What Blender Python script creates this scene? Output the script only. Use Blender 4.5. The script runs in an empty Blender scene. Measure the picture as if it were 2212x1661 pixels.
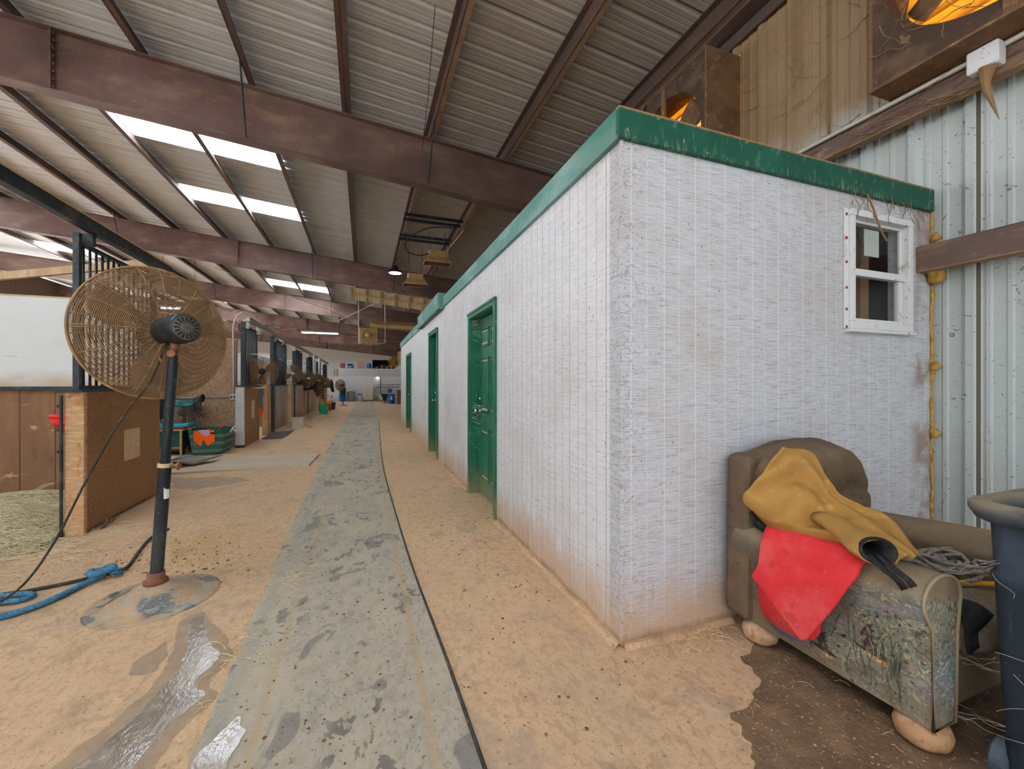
import bpy, math, random
from mathutils import Vector, Matrix, noise as mnoise
random.seed(7)
S = bpy.context.scene
COL = S.collection
PI = math.pi
ORG = {}

# ------------------------------------------------------------------ helpers
def lin(h):
    h = h.lstrip('#')
    o = []
    for i in (0, 2, 4):
        c = int(h[i:i + 2], 16) / 255
        o.append(c / 12.92 if c <= .04045 else ((c + .055) / 1.055) ** 2.4)
    return (*o, 1)

def fin(o, label=None, cat=None, group=None, kind=None):
    if label: o['label'] = label
    if cat: o['category'] = cat
    if group: o['group'] = group
    if kind: o['kind'] = kind
    return o

def thing(name, label, cat, loc, group=None, kind=None):
    o = bpy.data.objects.new(name, None)
    o.location = loc
    o.empty_display_size = .1
    COL.objects.link(o)
    ORG[o.name] = Vector(loc)
    return fin(o, label, cat, group, kind)

class MB:
    def __init__(s):
        s.v = []; s.f = []; s.m = []; s.mi = 0; s.T = None
    def add(s, vs, fs):
        b = len(s.v)
        if s.T is not None:
            vs = [s.T @ Vector(p) for p in vs]
        s.v += [tuple(p) for p in vs]
        s.f += [tuple(b + i for i in f) for f in fs]
        s.m += [s.mi] * len(fs)
        return s
    def box(s, x0, x1, y0, y1, z0, z1):
        return s.add([(x0, y0, z0), (x1, y0, z0), (x1, y1, z0), (x0, y1, z0), (x0, y0, z1), (x1, y0, z1), (x1, y1, z1), (x0, y1, z1)],
                     [(3, 2, 1, 0), (4, 5, 6, 7), (0, 1, 5, 4), (1, 2, 6, 5), (2, 3, 7, 6), (3, 0, 4, 7)])
    def cbox(s, x0, x1, y0, y1, z0, z1, b=.01):
        # box with chamfered edges
        vs = []
        for x, y, z, in [(x, y, z) for x in (0, 1) for y in (0, 1) for z in (0, 1)]:
            X = (x0, x1)[x]; Y = (y0, y1)[y]; Z = (z0, z1)[z]
            dx = b if x == 0 else -b; dy = b if y == 0 else -b; dz = b if z == 0 else -b
            vs += [(X, Y + dy, Z + dz), (X + dx, Y, Z + dz), (X + dx, Y + dy, Z)]
        i = lambda x, y, z, k: (x * 4 + y * 2 + z) * 3 + k
        fs = []
        for x in (0, 1):
            q = [i(x, 0, 0, 0), i(x, 1, 0, 0), i(x, 1, 1, 0), i(x, 0, 1, 0)]; fs.append(q if x else q[::-1])
        for y in (0, 1):
            q = [i(0, y, 0, 1), i(0, y, 1, 1), i(1, y, 1, 1), i(1, y, 0, 1)]; fs.append(q if y else q[::-1])
        for z in (0, 1):
            q = [i(0, 0, z, 2), i(1, 0, z, 2), i(1, 1, z, 2), i(0, 1, z, 2)]; fs.append(q if z else q[::-1])
        for x in (0, 1):
            for y in (0, 1):
                fs.append([i(x, y, 0, 0), i(x, y, 1, 0), i(x, y, 1, 1), i(x, y, 0, 1)])
        for x in (0, 1):
            for z in (0, 1):
                fs.append([i(x, 0, z, 0), i(x, 1, z, 0), i(x, 1, z, 2), i(x, 0, z, 2)])
        for y in (0, 1):
            for z in (0, 1):
                fs.append([i(0, y, z, 1), i(1, y, z, 1), i(1, y, z, 2), i(0, y, z, 2)])
        for x in (0, 1):
            for y in (0, 1):
                for z in (0, 1):
                    fs.append([i(x, y, z, 0), i(x, y, z, 1), i(x, y, z, 2)])
        return s.add(vs, fs)
    def tube(s, pts, r, n=8, caps=True, closed=False):
        pts = [Vector(p) for p in pts]
        N = len(pts); vs = []; fs = []
        up = None
        for k, p in enumerate(pts):
            a = pts[k - 1] if (k > 0 or closed) else p
            b = pts[(k + 1) % N] if (k < N - 1 or closed) else p
            t = (b - a)
            t = t.normalized() if t.length > 1e-9 else Vector((0, 0, 1))
            if up is None:
                up = Vector((0, 0, 1)) if abs(t.z) < .9 else Vector((1, 0, 0))
            e1 = (up - t * up.dot(t))
            e1 = e1.normalized() if e1.length > 1e-6 else t.orthogonal().normalized()
            e2 = t.cross(e1); up = e1
            rr = r[k] if isinstance(r, (list, tuple)) else r
            for j in range(n):
                q = 2 * PI * j / n
                vs.append(p + (e1 * math.cos(q) + e2 * math.sin(q)) * rr)
        M = N if closed else N - 1
        for k in range(M):
            k2 = (k + 1) % N
            for j in range(n):
                j2 = (j + 1) % n
                fs.append((k * n + j, k2 * n + j, k2 * n + j2, k * n + j2))
        if caps and not closed:
            fs.append(tuple(range(n)))
            fs.append(tuple((N - 1) * n + j for j in range(n - 1, -1, -1)))
        return s.add(vs, fs)
    def lathe(s, prof, c=(0, 0, 0), n=24, axis='z', caps=True):
        vs = []; fs = []
        c = Vector(c)
        for r, h in prof:
            for j in range(n):
                q = 2 * PI * j / n
                a, b = r * math.cos(q), r * math.sin(q)
                p = {'z': (a, b, h), 'x': (h, a, b), 'y': (b, h, a)}[axis]
                vs.append(c + Vector(p))
        for k in range(len(prof) - 1):
            for j in range(n):
                j2 = (j + 1) % n
                fs.append((k * n + j, k * n + j2, (k + 1) * n + j2, (k + 1) * n + j))
        if caps:
            fs.append(tuple(range(n - 1, -1, -1)))
            fs.append(tuple((len(prof) - 1) * n + j for j in range(n)))
        return s.add(vs, fs)
    def prism(s, poly, axis, a, b):
        n = len(poly)
        def P(p, h):
            return {'x': (h, p[0], p[1]), 'y': (p[0], h, p[1]), 'z': (p[0], p[1], h)}[axis]
        vs = [P(p, a) for p in poly] + [P(p, b) for p in poly]
        fs = [tuple(range(n - 1, -1, -1)), tuple(range(n, 2 * n))]
        fs += [(i, (i + 1) % n, n + (i + 1) % n, n + i) for i in range(n)]
        return s.add(vs, fs)
    def grid(s, g):
        nu = len(g); nv = len(g[0])
        vs = [p for r in g for p in r]
        fs = [(i * nv + j, (i + 1) * nv + j, (i + 1) * nv + j + 1, i * nv + j + 1) for i in range(nu - 1) for j in range(nv - 1)]
        return s.add(vs, fs)
    def loft(s, rings, n=14, caps=True):
        # rings: (centre, e1*r1, e2*r2) elliptical sections
        vs = []; fs = []
        for c, a, b in rings:
            c = Vector(c); a = Vector(a); b = Vector(b)
            for j in range(n):
                q = 2 * PI * j / n
                vs.append(c + a * math.cos(q) + b * math.sin(q))
        for k in range(len(rings) - 1):
            for j in range(n):
                j2 = (j + 1) % n
                fs.append((k * n + j, (k + 1) * n + j, (k + 1) * n + j2, k * n + j2))
        if caps:
            fs.append(tuple(range(n)))
            fs.append(tuple((len(rings) - 1) * n + j for j in range(n - 1, -1, -1)))
        return s.add(vs, fs)
    def build(s, name, mat, parent=None, loc=None, smooth=False, bevel=0, solid=0, sub=0, kind=None, label=None, cat=None, group=None, auto=False):
        me = bpy.data.meshes.new(name)
        off = Vector((0, 0, 0))
        if parent is not None:
            off = ORG[parent.name]
        elif loc is not None:
            off = Vector(loc)
        me.from_pydata([tuple(Vector(p) - off) for p in s.v], [], s.f)
        mats = mat if isinstance(mat, (list, tuple)) else [mat]
        for m in mats: me.materials.append(m)
        if len(mats) > 1:
            me.polygons.foreach_set('material_index', s.m)
        me.validate()
        import bmesh
        bm = bmesh.new(); bm.from_mesh(me)
        if solid == 0:
            bmesh.ops.recalc_face_normals(bm, faces=bm.faces)
        bm.to_mesh(me); bm.free()
        o = bpy.data.objects.new(name, me)
        COL.objects.link(o)
        ORG[o.name] = off
        if parent is not None:
            o.parent = parent
        else:
            o.location = off
        if smooth or auto:
            me.polygons.foreach_set('use_smooth', [True] * len(me.polygons))
        if auto:
            me.set_sharp_from_angle(angle=math.radians(40))
        if bevel:
            m = o.modifiers.new('bevel', 'BEVEL'); m.width = bevel; m.segments = 2; m.limit_method = 'ANGLE'
        if solid:
            m = o.modifiers.new('solid', 'SOLIDIFY'); m.thickness = solid; m.offset = 0
        if sub:
            m = o.modifiers.new('sub', 'SUBSURF'); m.levels = sub; m.render_levels = sub
        return fin(o, label, cat, group, kind)

def B(*a): return MB().box(*a)

def copy_tree(o, loc, label=None, rotz=None):
    def rec(x, par):
        c = x.copy(); COL.objects.link(c); c.parent = par
        for ch in KIDS(x): rec(ch, c)
        return c
    c = o.copy(); COL.objects.link(c)
    c.location = loc
    if rotz is not None: c.rotation_euler = (0, 0, rotz)
    if label: c['label'] = label
    for ch in KIDS(o): rec(ch, c)
    ORG[c.name] = Vector(loc)
    return c
def KIDS(o):
    return [x for x in COL.objects if x.parent is o]

def crom(p, t):
    # catmull-rom through list p at t in 0..len-1
    n = len(p)
    i = min(int(t), n - 2); f = t - i
    P0 = Vector(p[max(i - 1, 0)]); P1 = Vector(p[i]); P2 = Vector(p[i + 1]); P3 = Vector(p[min(i + 2, n - 1)])
    return .5 * ((2 * P1) + (P2 - P0) * f + (2 * P0 - 5 * P1 + 4 * P2 - P3) * f * f + (3 * P1 - P0 - 3 * P2 + P3) * f ** 3)
def curve(p, m=8):
    n = (len(p) - 1) * m
    return [crom(p, k / m) for k in range(n + 1)]
def upgrid(g, mu, mv):
    rows = [curve(r, mv) for r in g]
    out = []
    for j in range(len(rows[0])):
        out.append(curve([r[j] for r in rows], mu))
    return [list(x) for x in zip(*out)]
def n3(p, s, seed=0):
    return mnoise.noise(Vector((p[0] * s + seed, p[1] * s - seed * 1.7, p[2] * s + seed * .3)))

# ------------------------------------------------------------------ materials
def mat(name, col, rough=.85, metal=0, spec=.3, layers=(), bump=(), trans=0, world=False, alpha=None):
    m = bpy.data.materials.new(name); m.use_nodes = True
    nt = m.node_tree; N = nt.nodes; L = nt.links
    bs = N['Principled BSDF']
    bs.inputs['Roughness'].default_value = rough
    bs.inputs['Metallic'].default_value = metal
    bs.inputs['Specular IOR Level'].default_value = spec
    co = None
    def coord():
        nonlocal co
        if co is None:
            if world:
                g = N.new('ShaderNodeNewGeometry'); co = g.outputs['Position']
            else:
                t = N.new('ShaderNodeTexCoord'); co = t.outputs['Object']
        return co
    def scaled(sc):
        mp = N.new('ShaderNodeMapping'); mp.inputs['Scale'].default_value = sc if isinstance(sc, (tuple, list)) else (sc, sc, sc)
        L.new(coord(), mp.inputs['Vector']); return mp.outputs['Vector']
    def mth(op, a, b=None, c=None):
        x = N.new('ShaderNodeMath'); x.operation = op
        for i, q in enumerate((a, b, c)):
            if q is None: continue
            if isinstance(q, (int, float)): x.inputs[i].default_value = q
            else: L.new(q, x.inputs[i])
        return x.outputs[0]
    def rng(v, lo, hi, t0=0, t1=1, smooth=True):
        x = N.new('ShaderNodeMapRange'); x.interpolation_type = 'SMOOTHSTEP' if smooth else 'LINEAR'
        L.new(v, x.inputs['Value'])
        x.inputs['From Min'].default_value = lo; x.inputs['From Max'].default_value = hi
        x.inputs['To Min'].default_value = t0; x.inputs['To Max'].default_value = t1
        return x.outputs['Result']
    def axis(a):
        sp = N.new('ShaderNodeSeparateXYZ'); L.new(coord(), sp.inputs[0]); return sp.outputs['xyz'.index(a)]
    def noise(sc, d=4, dist=0):
        x = N.new('ShaderNodeTexNoise'); x.inputs['Scale'].default_value = 1; x.inputs['Detail'].default_value = d
        x.inputs['Distortion'].default_value = dist; x.inputs['Roughness'].default_value = .6
        L.new(scaled(sc), x.inputs['Vector']); return x.outputs[0]
    def vor(sc, rnd=1):
        x = N.new('ShaderNodeTexVoronoi'); x.inputs['Scale'].default_value = 1
        x.inputs['Randomness'].default_value = rnd
        L.new(scaled(sc), x.inputs['Vector']); return x
    def mask(l):
        t = l['t']
        if t == 'n':
            v = rng(noise(l['sc'], l.get('d', 4), l.get('dist', 0)), l['lo'], l['hi'])
        elif t == 'v':
            v = rng(vor(l['sc']).outputs['Distance'], l['lo'], l['hi'], 1, 0)
        elif t == 'cell':
            x = vor(l['sc'])
            sp = N.new('ShaderNodeSeparateColor'); L.new(x.outputs['Color'], sp.inputs[0])
            v = rng(sp.outputs[0], l['lo'], l['hi'], smooth=False)
        elif t == 'g':
            a = axis(l['ax'])
            if 'amp' in l:
                a = mth('ADD', a, mth('MULTIPLY', mth('SUBTRACT', noise(l['sc']), .5), l['amp']))
            v = rng(a, l['lo'], l['hi'])
            if l.get('inv'): v = mth('SUBTRACT', 1, v)
        elif t == 'line':
            a = axis(l['ax'])
            f = mth('FRACT', mth('DIVIDE', mth('ADD', a, 100 * l['p'] - l.get('o', 0)), l['p']))
            v = mth('LESS_THAN', f, l['w'] / l['p'])
            if 'sc' in l:
                v = mth('MULTIPLY', v, rng(noise(l['sc']), l.get('lo', .3), l.get('hi', .5)))
        elif t == 'band':
            a = axis(l['ax'])
            if 'amp' in l:
                a = mth('ADD', a, mth('MULTIPLY', mth('SUBTRACT', noise(l['sc']), .5), l['amp']))
            v = mth('MULTIPLY', rng(a, l['lo'] - l.get('s', .01), l['lo'] + l.get('s', .01)), rng(a, l['hi'] - l.get('s', .01), l['hi'] + l.get('s', .01), 1, 0))
        if 'x' in l:
            v = mth('MULTIPLY', v, mask(l['x']))
        return v
    cur = None
    rcur = None
    ccol = lin(col)
    bs.inputs['Base Color'].default_value = ccol
    for l in layers:
        v = mask(l)
        k = l.get('k', 1)
        if k != 1: v = mth('MULTIPLY', v, k)
        if 'c' in l:
            mx = N.new('ShaderNodeMix'); mx.data_type = 'RGBA'
            L.new(v, mx.inputs['Factor'])
            if cur is None: mx.inputs[6].default_value = ccol
            else: L.new(cur, mx.inputs[6])
            mx.inputs[7].default_value = lin(l['c'])
            cur = mx.outputs[2]
        if 'r' in l:
            mx = N.new('ShaderNodeMix'); mx.data_type = 'FLOAT'
            L.new(v, mx.inputs[0])
            if rcur is None: mx.inputs[2].default_value = rough
            else: L.new(rcur, mx.inputs[2])
            mx.inputs[3].default_value = l['r']
            rcur = mx.outputs[0]
    if cur is not None: L.new(cur, bs.inputs['Base Color'])
    if rcur is not None: L.new(rcur, bs.inputs['Roughness'])
    nrm = None
    for b in bump:
        bp = N.new('ShaderNodeBump'); bp.inputs['Strength'].default_value = b.get('s', .5); bp.inputs['Distance'].default_value = b.get('d', .01)
        if b['t'] == 'n': h = noise(b['sc'], b.get('det', 5), b.get('dist', 0))
        elif b['t'] == 'v': h = vor(b['sc']).outputs['Distance']
        else: h = mask(b)
        L.new(h, bp.inputs['Height'])
        if nrm is not None: L.new(nrm, bp.inputs['Normal'])
        nrm = bp.outputs['Normal']
    if nrm is not None: L.new(nrm, bs.inputs['Normal'])
    if trans:
        # thin translucent sheet
        tr = N.new('ShaderNodeBsdfTranslucent'); tr.inputs['Color'].default_value = lin(col)
        mx = N.new('ShaderNodeMixShader'); mx.inputs[0].default_value = trans
        L.new(bs.outputs[0], mx.inputs[1]); L.new(tr.outputs[0], mx.inputs[2])
        L.new(mx.outputs[0], N['Material Output'].inputs['Surface'])
    return m

def emit(name, col, s):
    m = bpy.data.materials.new(name); m.use_nodes = True
    nt = m.node_tree; nt.nodes.clear()
    e = nt.nodes.new('ShaderNodeEmission'); e.inputs[0].default_value = lin(col); e.inputs[1].default_value = s
    o = nt.nodes.new('ShaderNodeOutputMaterial'); nt.links.new(e.outputs[0], o.inputs[0]); return m

def clear(name, col, rough=0, mixk=.12):
    # thin see-through sheet: transparent with a faint glossy reflection
    m = bpy.data.materials.new(name); m.use_nodes = True
    nt = m.node_tree; N = nt.nodes; N.clear()
    t = N.new('ShaderNodeBsdfTransparent'); t.inputs[0].default_value = lin(col)
    g = N.new('ShaderNodeBsdfGlossy'); g.inputs['Roughness'].default_value = rough
    mx = N.new('ShaderNodeMixShader'); mx.inputs[0].default_value = mixk
    o = N.new('ShaderNodeOutputMaterial')
    nt.links.new(t.outputs[0], mx.inputs[1]); nt.links.new(g.outputs[0], mx.inputs[2]); nt.links.new(mx.outputs[0], o.inputs[0])
    return m
# ------------------------------------------------------------------ palette
DUST = '#a98a68'
m_floor = mat('dusty_floor', '#d0ae8a', .9, world=True, layers=[
    dict(t='n', sc=(26, 16, 1), d=6, lo=.46, hi=.64, c='#a98e72', k=.65), dict(t='n', sc=(70, 45, 1), d=4, lo=.54, hi=.66, c='#8f7860', k=.55), dict(t='n', sc=(3.5, 2.2, 1), d=5, dist=.8, lo=.56, hi=.62, c='#a39282', k=.55),
    dict(t='n', sc=.5, lo=.4, hi=.7, c='#c5a183', k=.8), dict(t='n', sc=(1.2, .5, 1), lo=.5, hi=.75, c='#b9a088', k=.7),
    dict(t='n', sc=4, lo=.55, hi=.72, c='#9a8068', k=.55), dict(t='n', sc=(9, 5, 9), d=6, lo=.52, hi=.7, c='#cfb291', k=.6),
    dict(t='n', sc=48, d=3, lo=.62, hi=.70, c='#7d634a', k=.75), dict(t='v', sc=23, lo=.08, hi=.16, c='#5e4936', k=.6, x=dict(t='n', sc=1.3, lo=.5, hi=.62)),
    dict(t='g', ax='x', lo=-.3, hi=-.75, c='#cbaf8c', k=.0)],
    bump=[dict(t='n', sc=30, s=.35, d=.01), dict(t='n', sc=5, s=.3, d=.02)])
m_mat = mat('dusty_rubber_mat', '#b0a799', .75, world=True, layers=[
    dict(t='n', sc=(20, 11, 1), d=6, lo=.44, hi=.62, c='#928878', k=.55), dict(t='n', sc=(60, 40, 1), d=3, lo=.55, hi=.66, c='#7d715f', k=.6),
    dict(t='n', sc=(3, 1.2, 1), lo=.4, hi=.65, c='#bcae99', k=.8), dict(t='n', sc=2.2, lo=.52, hi=.72, c='#a19c92', k=.8),
    dict(t='n', sc=(13, 7, 1), d=5, lo=.5, hi=.68, c='#b9aa93', k=.65),
    dict(t='n', sc=(12, 8, 1), d=3, dist=.5, lo=.585, hi=.61, c='#5d5a57', k=.8, x=dict(t='n', sc=(1.6, 1.1, 1), lo=.46, hi=.58)),
    dict(t='n', sc=(3.1, 2.3, 1), d=3, dist=1, lo=.6, hi=.63, c='#626062', k=.6),
    dict(t='n', sc=40, d=2, lo=.66, hi=.72, c='#66563f', k=.7),
    dict(t='band', ax='x', lo=.215, hi=.25, s=.008, amp=.05, sc=(3, 1.2, 1), c='#b39b79', k=.6),
    dict(t='band', ax='x', lo=-.385, hi=-.355, s=.012, amp=.05, sc=(3, 1.2, 1), c='#b39b79', k=.6),
    dict(t='band', ax='x', lo=-.55, hi=-.49, s=.02, amp=.05, sc=(2, .8, 1), c='#98998f', k=.4)],
    bump=[dict(t='n', sc=35, s=.3, d=.008)])
SID = [dict(t='n', sc=(7, 7, 300), d=3, lo=.5, hi=.66, c='#8a8076', k=.5),
       dict(t='n', sc=(13, 13, 520), d=2, lo=.57, hi=.65, c='#5f544b', k=.55),
       dict(t='n', sc=1.3, d=4, lo=.48, hi=.75, c='#b6a898', k=.45)]
def siding(name, base, ax, dark, k1, extra=(), sk=1):
    return mat(name, base, .8, world=True, layers=[dict(l, k=l['k'] * sk) for l in SID] + [
        dict(t='n', sc=48, d=3, lo=.65, hi=.71, c='#5b4a3c', k=.7),
        dict(t='line', ax=ax, p=.2032, w=.006, o=.03, c=dark, k=k1), dict(t='line', ax=ax, p=.2032, w=.005, o=.125, c=dark, k=k1 * .8),
        dict(t='n', sc=(28, 28, 2.2), d=3, lo=.6, hi=.72, c='#a47b52', k=.6, x=dict(t='g', ax='z', lo=.75, hi=.1)),
        dict(t='g', ax='z', lo=.42, hi=.02, amp=.4, sc=(7, 7, 3), c='#bf9a70', k=.75),
        dict(t='g', ax='z', lo=.07, hi=.0, amp=.1, sc=(9, 9, 4), c='#8d6a48', k=.8)] + list(extra),
        bump=[dict(t='n', sc=(5, 5, 260), s=.35, d=.005), dict(t='line', ax=ax, p=.2032, w=.008, o=.03, s=-.8, d=.006)])
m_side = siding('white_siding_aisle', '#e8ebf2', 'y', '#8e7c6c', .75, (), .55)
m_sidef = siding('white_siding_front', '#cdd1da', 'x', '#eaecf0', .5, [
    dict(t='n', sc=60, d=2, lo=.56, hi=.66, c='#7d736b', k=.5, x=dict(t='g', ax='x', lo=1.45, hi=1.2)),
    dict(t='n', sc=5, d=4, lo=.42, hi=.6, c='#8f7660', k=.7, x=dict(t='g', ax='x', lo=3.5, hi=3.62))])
m_plain = mat('white_painted_wall', '#e6eaf0', .8, world=True, layers=[dict(t='n', sc=2, lo=.5, hi=.8, c='#c3bfb9', k=.5),
    dict(t='line', ax='y', p=1.22, w=.008, o=.3, c='#a9a199', k=.7),
    dict(t='g', ax='z', lo=.5, hi=.02, amp=.4, sc=(5, 5, 3), c='#c9ab84', k=.8), dict(t='n', sc=30, d=2, lo=.66, hi=.72, c='#7c6650', k=.6)])
m_green = mat('green_trim_paint', '#155343', .6, world=True, layers=[
    dict(t='n', sc=3, lo=.5, hi=.75, c='#1d6352', k=.7), dict(t='n', sc=(20, 20, 7), d=5, lo=.56, hi=.72, c='#7f9a87', k=.55), dict(t='n', sc=26, d=3, lo=.64, hi=.72, c=DUST, k=.7), dict(t='n', sc=(60, 60, 9), d=4, lo=.52, hi=.66, c='#8fa491', k=.45, x=dict(t='g', ax='z', lo=2.58, hi=2.51)), dict(t='g', ax='z', lo=2.632, hi=2.646, amp=.016, sc=40, c='#9c7c58', k=.95)])
m_greenA = mat('weathered_teal_trim', '#5a8c84', .65, world=True, layers=[
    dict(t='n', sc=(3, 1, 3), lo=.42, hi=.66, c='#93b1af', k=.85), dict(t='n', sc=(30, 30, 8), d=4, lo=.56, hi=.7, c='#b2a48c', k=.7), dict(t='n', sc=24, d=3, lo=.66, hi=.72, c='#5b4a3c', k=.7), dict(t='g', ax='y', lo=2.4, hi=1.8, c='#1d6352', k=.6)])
m_door = mat('green_door_paint', '#195f46', .42, world=True, layers=[dict(t='n', sc=3, lo=.45, hi=.75, c='#2f7c5e', k=.7), dict(t='n', sc=12, d=4, lo=.6, hi=.75, c='#7d8f78', k=.35), dict(t='g', ax='z', lo=.4, hi=0, amp=.4, sc=6, c='#8f8a68', k=.6)])
m_doorledge = mat('dusty_ledge', '#b9a992', .9, layers=[dict(t='n', sc=30, lo=.5, hi=.7, c='#9c8c74')])
m_white = mat('white_vinyl', '#dfe1e4', .5, world=True, layers=[dict(t='n', sc=9, d=5, lo=.58, hi=.72, c='#a58f78', k=.7), dict(t='n', sc=45, d=2, lo=.66, hi=.72, c='#6e5440', k=.8)])
m_brown = mat('brown_steel', '#6e544e', .62, world=True, layers=[
    dict(t='n', sc=.9, lo=.42, hi=.68, c='#7a625b', k=.8), dict(t='n', sc=(1.5, 4, 4), d=6, lo=.44, hi=.72, c='#97806a', k=.7), dict(t='n', sc=14, d=4, lo=.6, hi=.75, c='#a88e75', k=.4), dict(t='n', sc=.35, lo=.5, hi=.62, c='#54403c', k=.6), dict(t='g', ax='x', lo=.5, hi=3, amp=1.5, sc=1, c='#4d3832', k=.6)],
    bump=[dict(t='n', sc=25, s=.2, d=.01)])
m_purlin = mat('purlin_steel', '#594843', .65, world=True, layers=[dict(t='n', sc=(2, .7, 2), lo=.45, hi=.7, c='#7a5a4c', k=.7), dict(t='n', sc=22, d=4, lo=.6, hi=.75, c='#96795f', k=.5)])
m_girt = mat('dusty_girt', '#6a5750', .7, world=True, layers=[dict(t='n', sc=(8, 2, 8), d=5, lo=.45, hi=.68, c='#9a7f62', k=.8), dict(t='n', sc=(20, 6, 20), d=4, lo=.58, hi=.7, c='#b29a78', k=.5)])
m_flange = mat('dusty_lit_lip', '#94795e', .8, world=True, layers=[dict(t='n', sc=6, d=5, lo=.45, hi=.7, c='#7b5d49', k=.8)])
m_sheet = mat('roof_sheet', '#c9cbca', .55, world=True, layers=[
    dict(t='g', ax='x', lo=-1.2, hi=2.6, amp=2.0, sc=.4, c='#aa9f92', k=.85), dict(t='n', sc=(.5, 7, 1), d=4, lo=.45, hi=.7, c='#b4b2ad', k=.6), dict(t='n', sc=(1.5, .6, 1), lo=.55, hi=.75, c='#a1978a', k=.4),
    dict(t='line', ax='y', p=.9144, w=.012, o=.0, c='#4b4039', k=.85), dict(t='n', sc=(.6, 25, 1), d=3, lo=.55, hi=.7, c='#8b7f71', k=.5)])
m_metal = mat('white_wall_sheet', '#bfc9c8', .5, world=True, layers=[
    dict(t='n', sc=(1, 9, .5), d=4, lo=.5, hi=.75, c='#bdbfb4', k=.6), dict(t='line', ax='y', p=.915, w=.016, o=.57, c='#54473d', k=.95),
    dict(t='n', sc=(3, 16, 22), d=4, dist=1.2, lo=.64, hi=.69, c='#5d4936', k=.75), dict(t='n', sc=(9, 60, 60), d=2, lo=.67, hi=.72, c='#4d3b2b', k=.8),
    dict(t='g', ax='z', lo=3.2, hi=3.7, amp=.9, sc=(.8, 1.6, 1), c='#a0845f', k=.92), dict(t='n', sc=(1, 6, 1), d=5, lo=.45, hi=.7, c='#8d7150', k=.6, x=dict(t='g', ax='z', lo=3.3, hi=3.6)),
    dict(t='g', ax='y', lo=2.3, hi=4.2, amp=1.2, sc=1.2, c='#96774f', k=.6, x=dict(t='g', ax='z', lo=3.0, hi=3.5))])
m_farmetal = mat('far_wall_sheet', '#d5dcda', .6, world=True, layers=[dict(t='line', ax='x', p=.3, w=.05, c='#a7adab', k=.6), dict(t='g', ax='z', lo=3, hi=4.6, c='#b59a84', k=.6)])
m_block = mat('white_block_wall', '#e0e3ea', .8, world=True, layers=[dict(t='line', ax='z', p=.2, w=.012, c='#c2c5cc', k=.8), dict(t='n', sc=1.5, lo=.5, hi=.8, c='#cfcfcf', k=.5), dict(t='g', ax='z', lo=.5, hi=.02, c='#bdb2a5', k=.6)])
m_blockup = mat('grey_block_band', '#c9c9c8', .85, world=True, layers=[dict(t='line', ax='z', p=.2, w=.012, c='#adadac', k=.8)])
m_crumb = mat('brown_rubber_crumb', '#8a6440', .8, world=True, layers=[dict(t='n', sc=55, d=3, lo=.52, hi=.66, c='#b08a5a', k=.9), dict(t='v', sc=75, lo=.1, hi=.3, c='#443022', k=.6), dict(t='n', sc=90, d=2, lo=.64, hi=.7, c='#b89a6e', k=.8), dict(t='n', sc=2, lo=.45, hi=.7, c='#6f4d2d', k=.5)], bump=[dict(t='n', sc=70, s=.8, d=.01)])
m_pebble = mat('pebble_dash_panel', '#a8886c', .8, world=True, layers=[dict(t='cell', sc=44, lo=.2, hi=1, c='#cfb092', k=.9), dict(t='v', sc=26, lo=.28, hi=.5, c='#5f4636', k=0), dict(t='v', sc=44, lo=.38, hi=.62, c='#a8886c', k=0), dict(t='n', sc=46, d=3, lo=.54, hi=.64, c='#735543', k=.65), dict(t='n', sc=60, d=2, lo=.63, hi=.7, c='#dcc5aa', k=.8), dict(t='n', sc=1.4, lo=.5, hi=.7, c='#7a5f4c', k=.5)], bump=[dict(t='v', sc=44, s=-.9, d=.015)])
m_endgrain = mat('rough_sawn_endboard', '#b3906c', .85, world=True, layers=[dict(t='n', sc=(9, 9, 45), d=4, lo=.45, hi=.68, c='#d2b089', k=.8), dict(t='n', sc=(20, 20, 6), d=4, lo=.56, hi=.7, c='#8c5c35', k=.8), dict(t='n', sc=5, lo=.55, hi=.7, c='#a06a3c', k=.7)], bump=[dict(t='n', sc=(9, 9, 60), s=.6, d=.008)])
m_plank = mat('stall_planks', '#7b5a41', .75, world=True, layers=[dict(t='n', sc=(3, 3, .8), d=5, lo=.45, hi=.7, c='#96714c', k=.8), dict(t='n', sc=(6, 6, 3), d=4, lo=.5, hi=.7, c='#5f4433', k=.8), dict(t='line', ax='x', p=.29, w=.012, c='#3c2a1e', k=.8), dict(t='n', sc=(4, 4, 9), d=4, dist=1, lo=.65, hi=.69, c='#b99a76', k=.8), dict(t='n', sc=7, d=2, lo=.72, hi=.75, c='#dcd6ca', k=.9)], bump=[dict(t='n', sc=(8, 8, 3), s=.3, d=.01)])
m_patch = mat('bare_tan_board', '#c5a682', .85, layers=[dict(t='n', sc=20, lo=.45, hi=.7, c='#d9c3a5', k=.8)])
m_whitep = mat('white_stall_board', '#e1e6e6', .75, world=True, layers=[dict(t='n', sc=3, lo=.55, hi=.8, c='#cfc9bc', k=.5), dict(t='g', ax='z', lo=1.46, hi=1.24, amp=.25, sc=(4, 4, 6), c='#c0a07a', k=.8), dict(t='n', sc=(3, 3, 40), d=3, lo=.64, hi=.7, c='#a38d78', k=.4)])
m_iron = mat('black_steel', '#2c3439', .5, .3, world=True, layers=[dict(t='n', sc=12, d=5, lo=.5, hi=.72, c='#5f5d58', k=.6), dict(t='n', sc=3, lo=.55, hi=.75, c='#7a6d5e', k=.4)])
m_ironbar = mat('black_bar', '#2b3338', .5, .3, world=True, layers=[dict(t='n', sc=9, d=4, lo=.5, hi=.75, c='#56565a', k=.6)])
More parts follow.
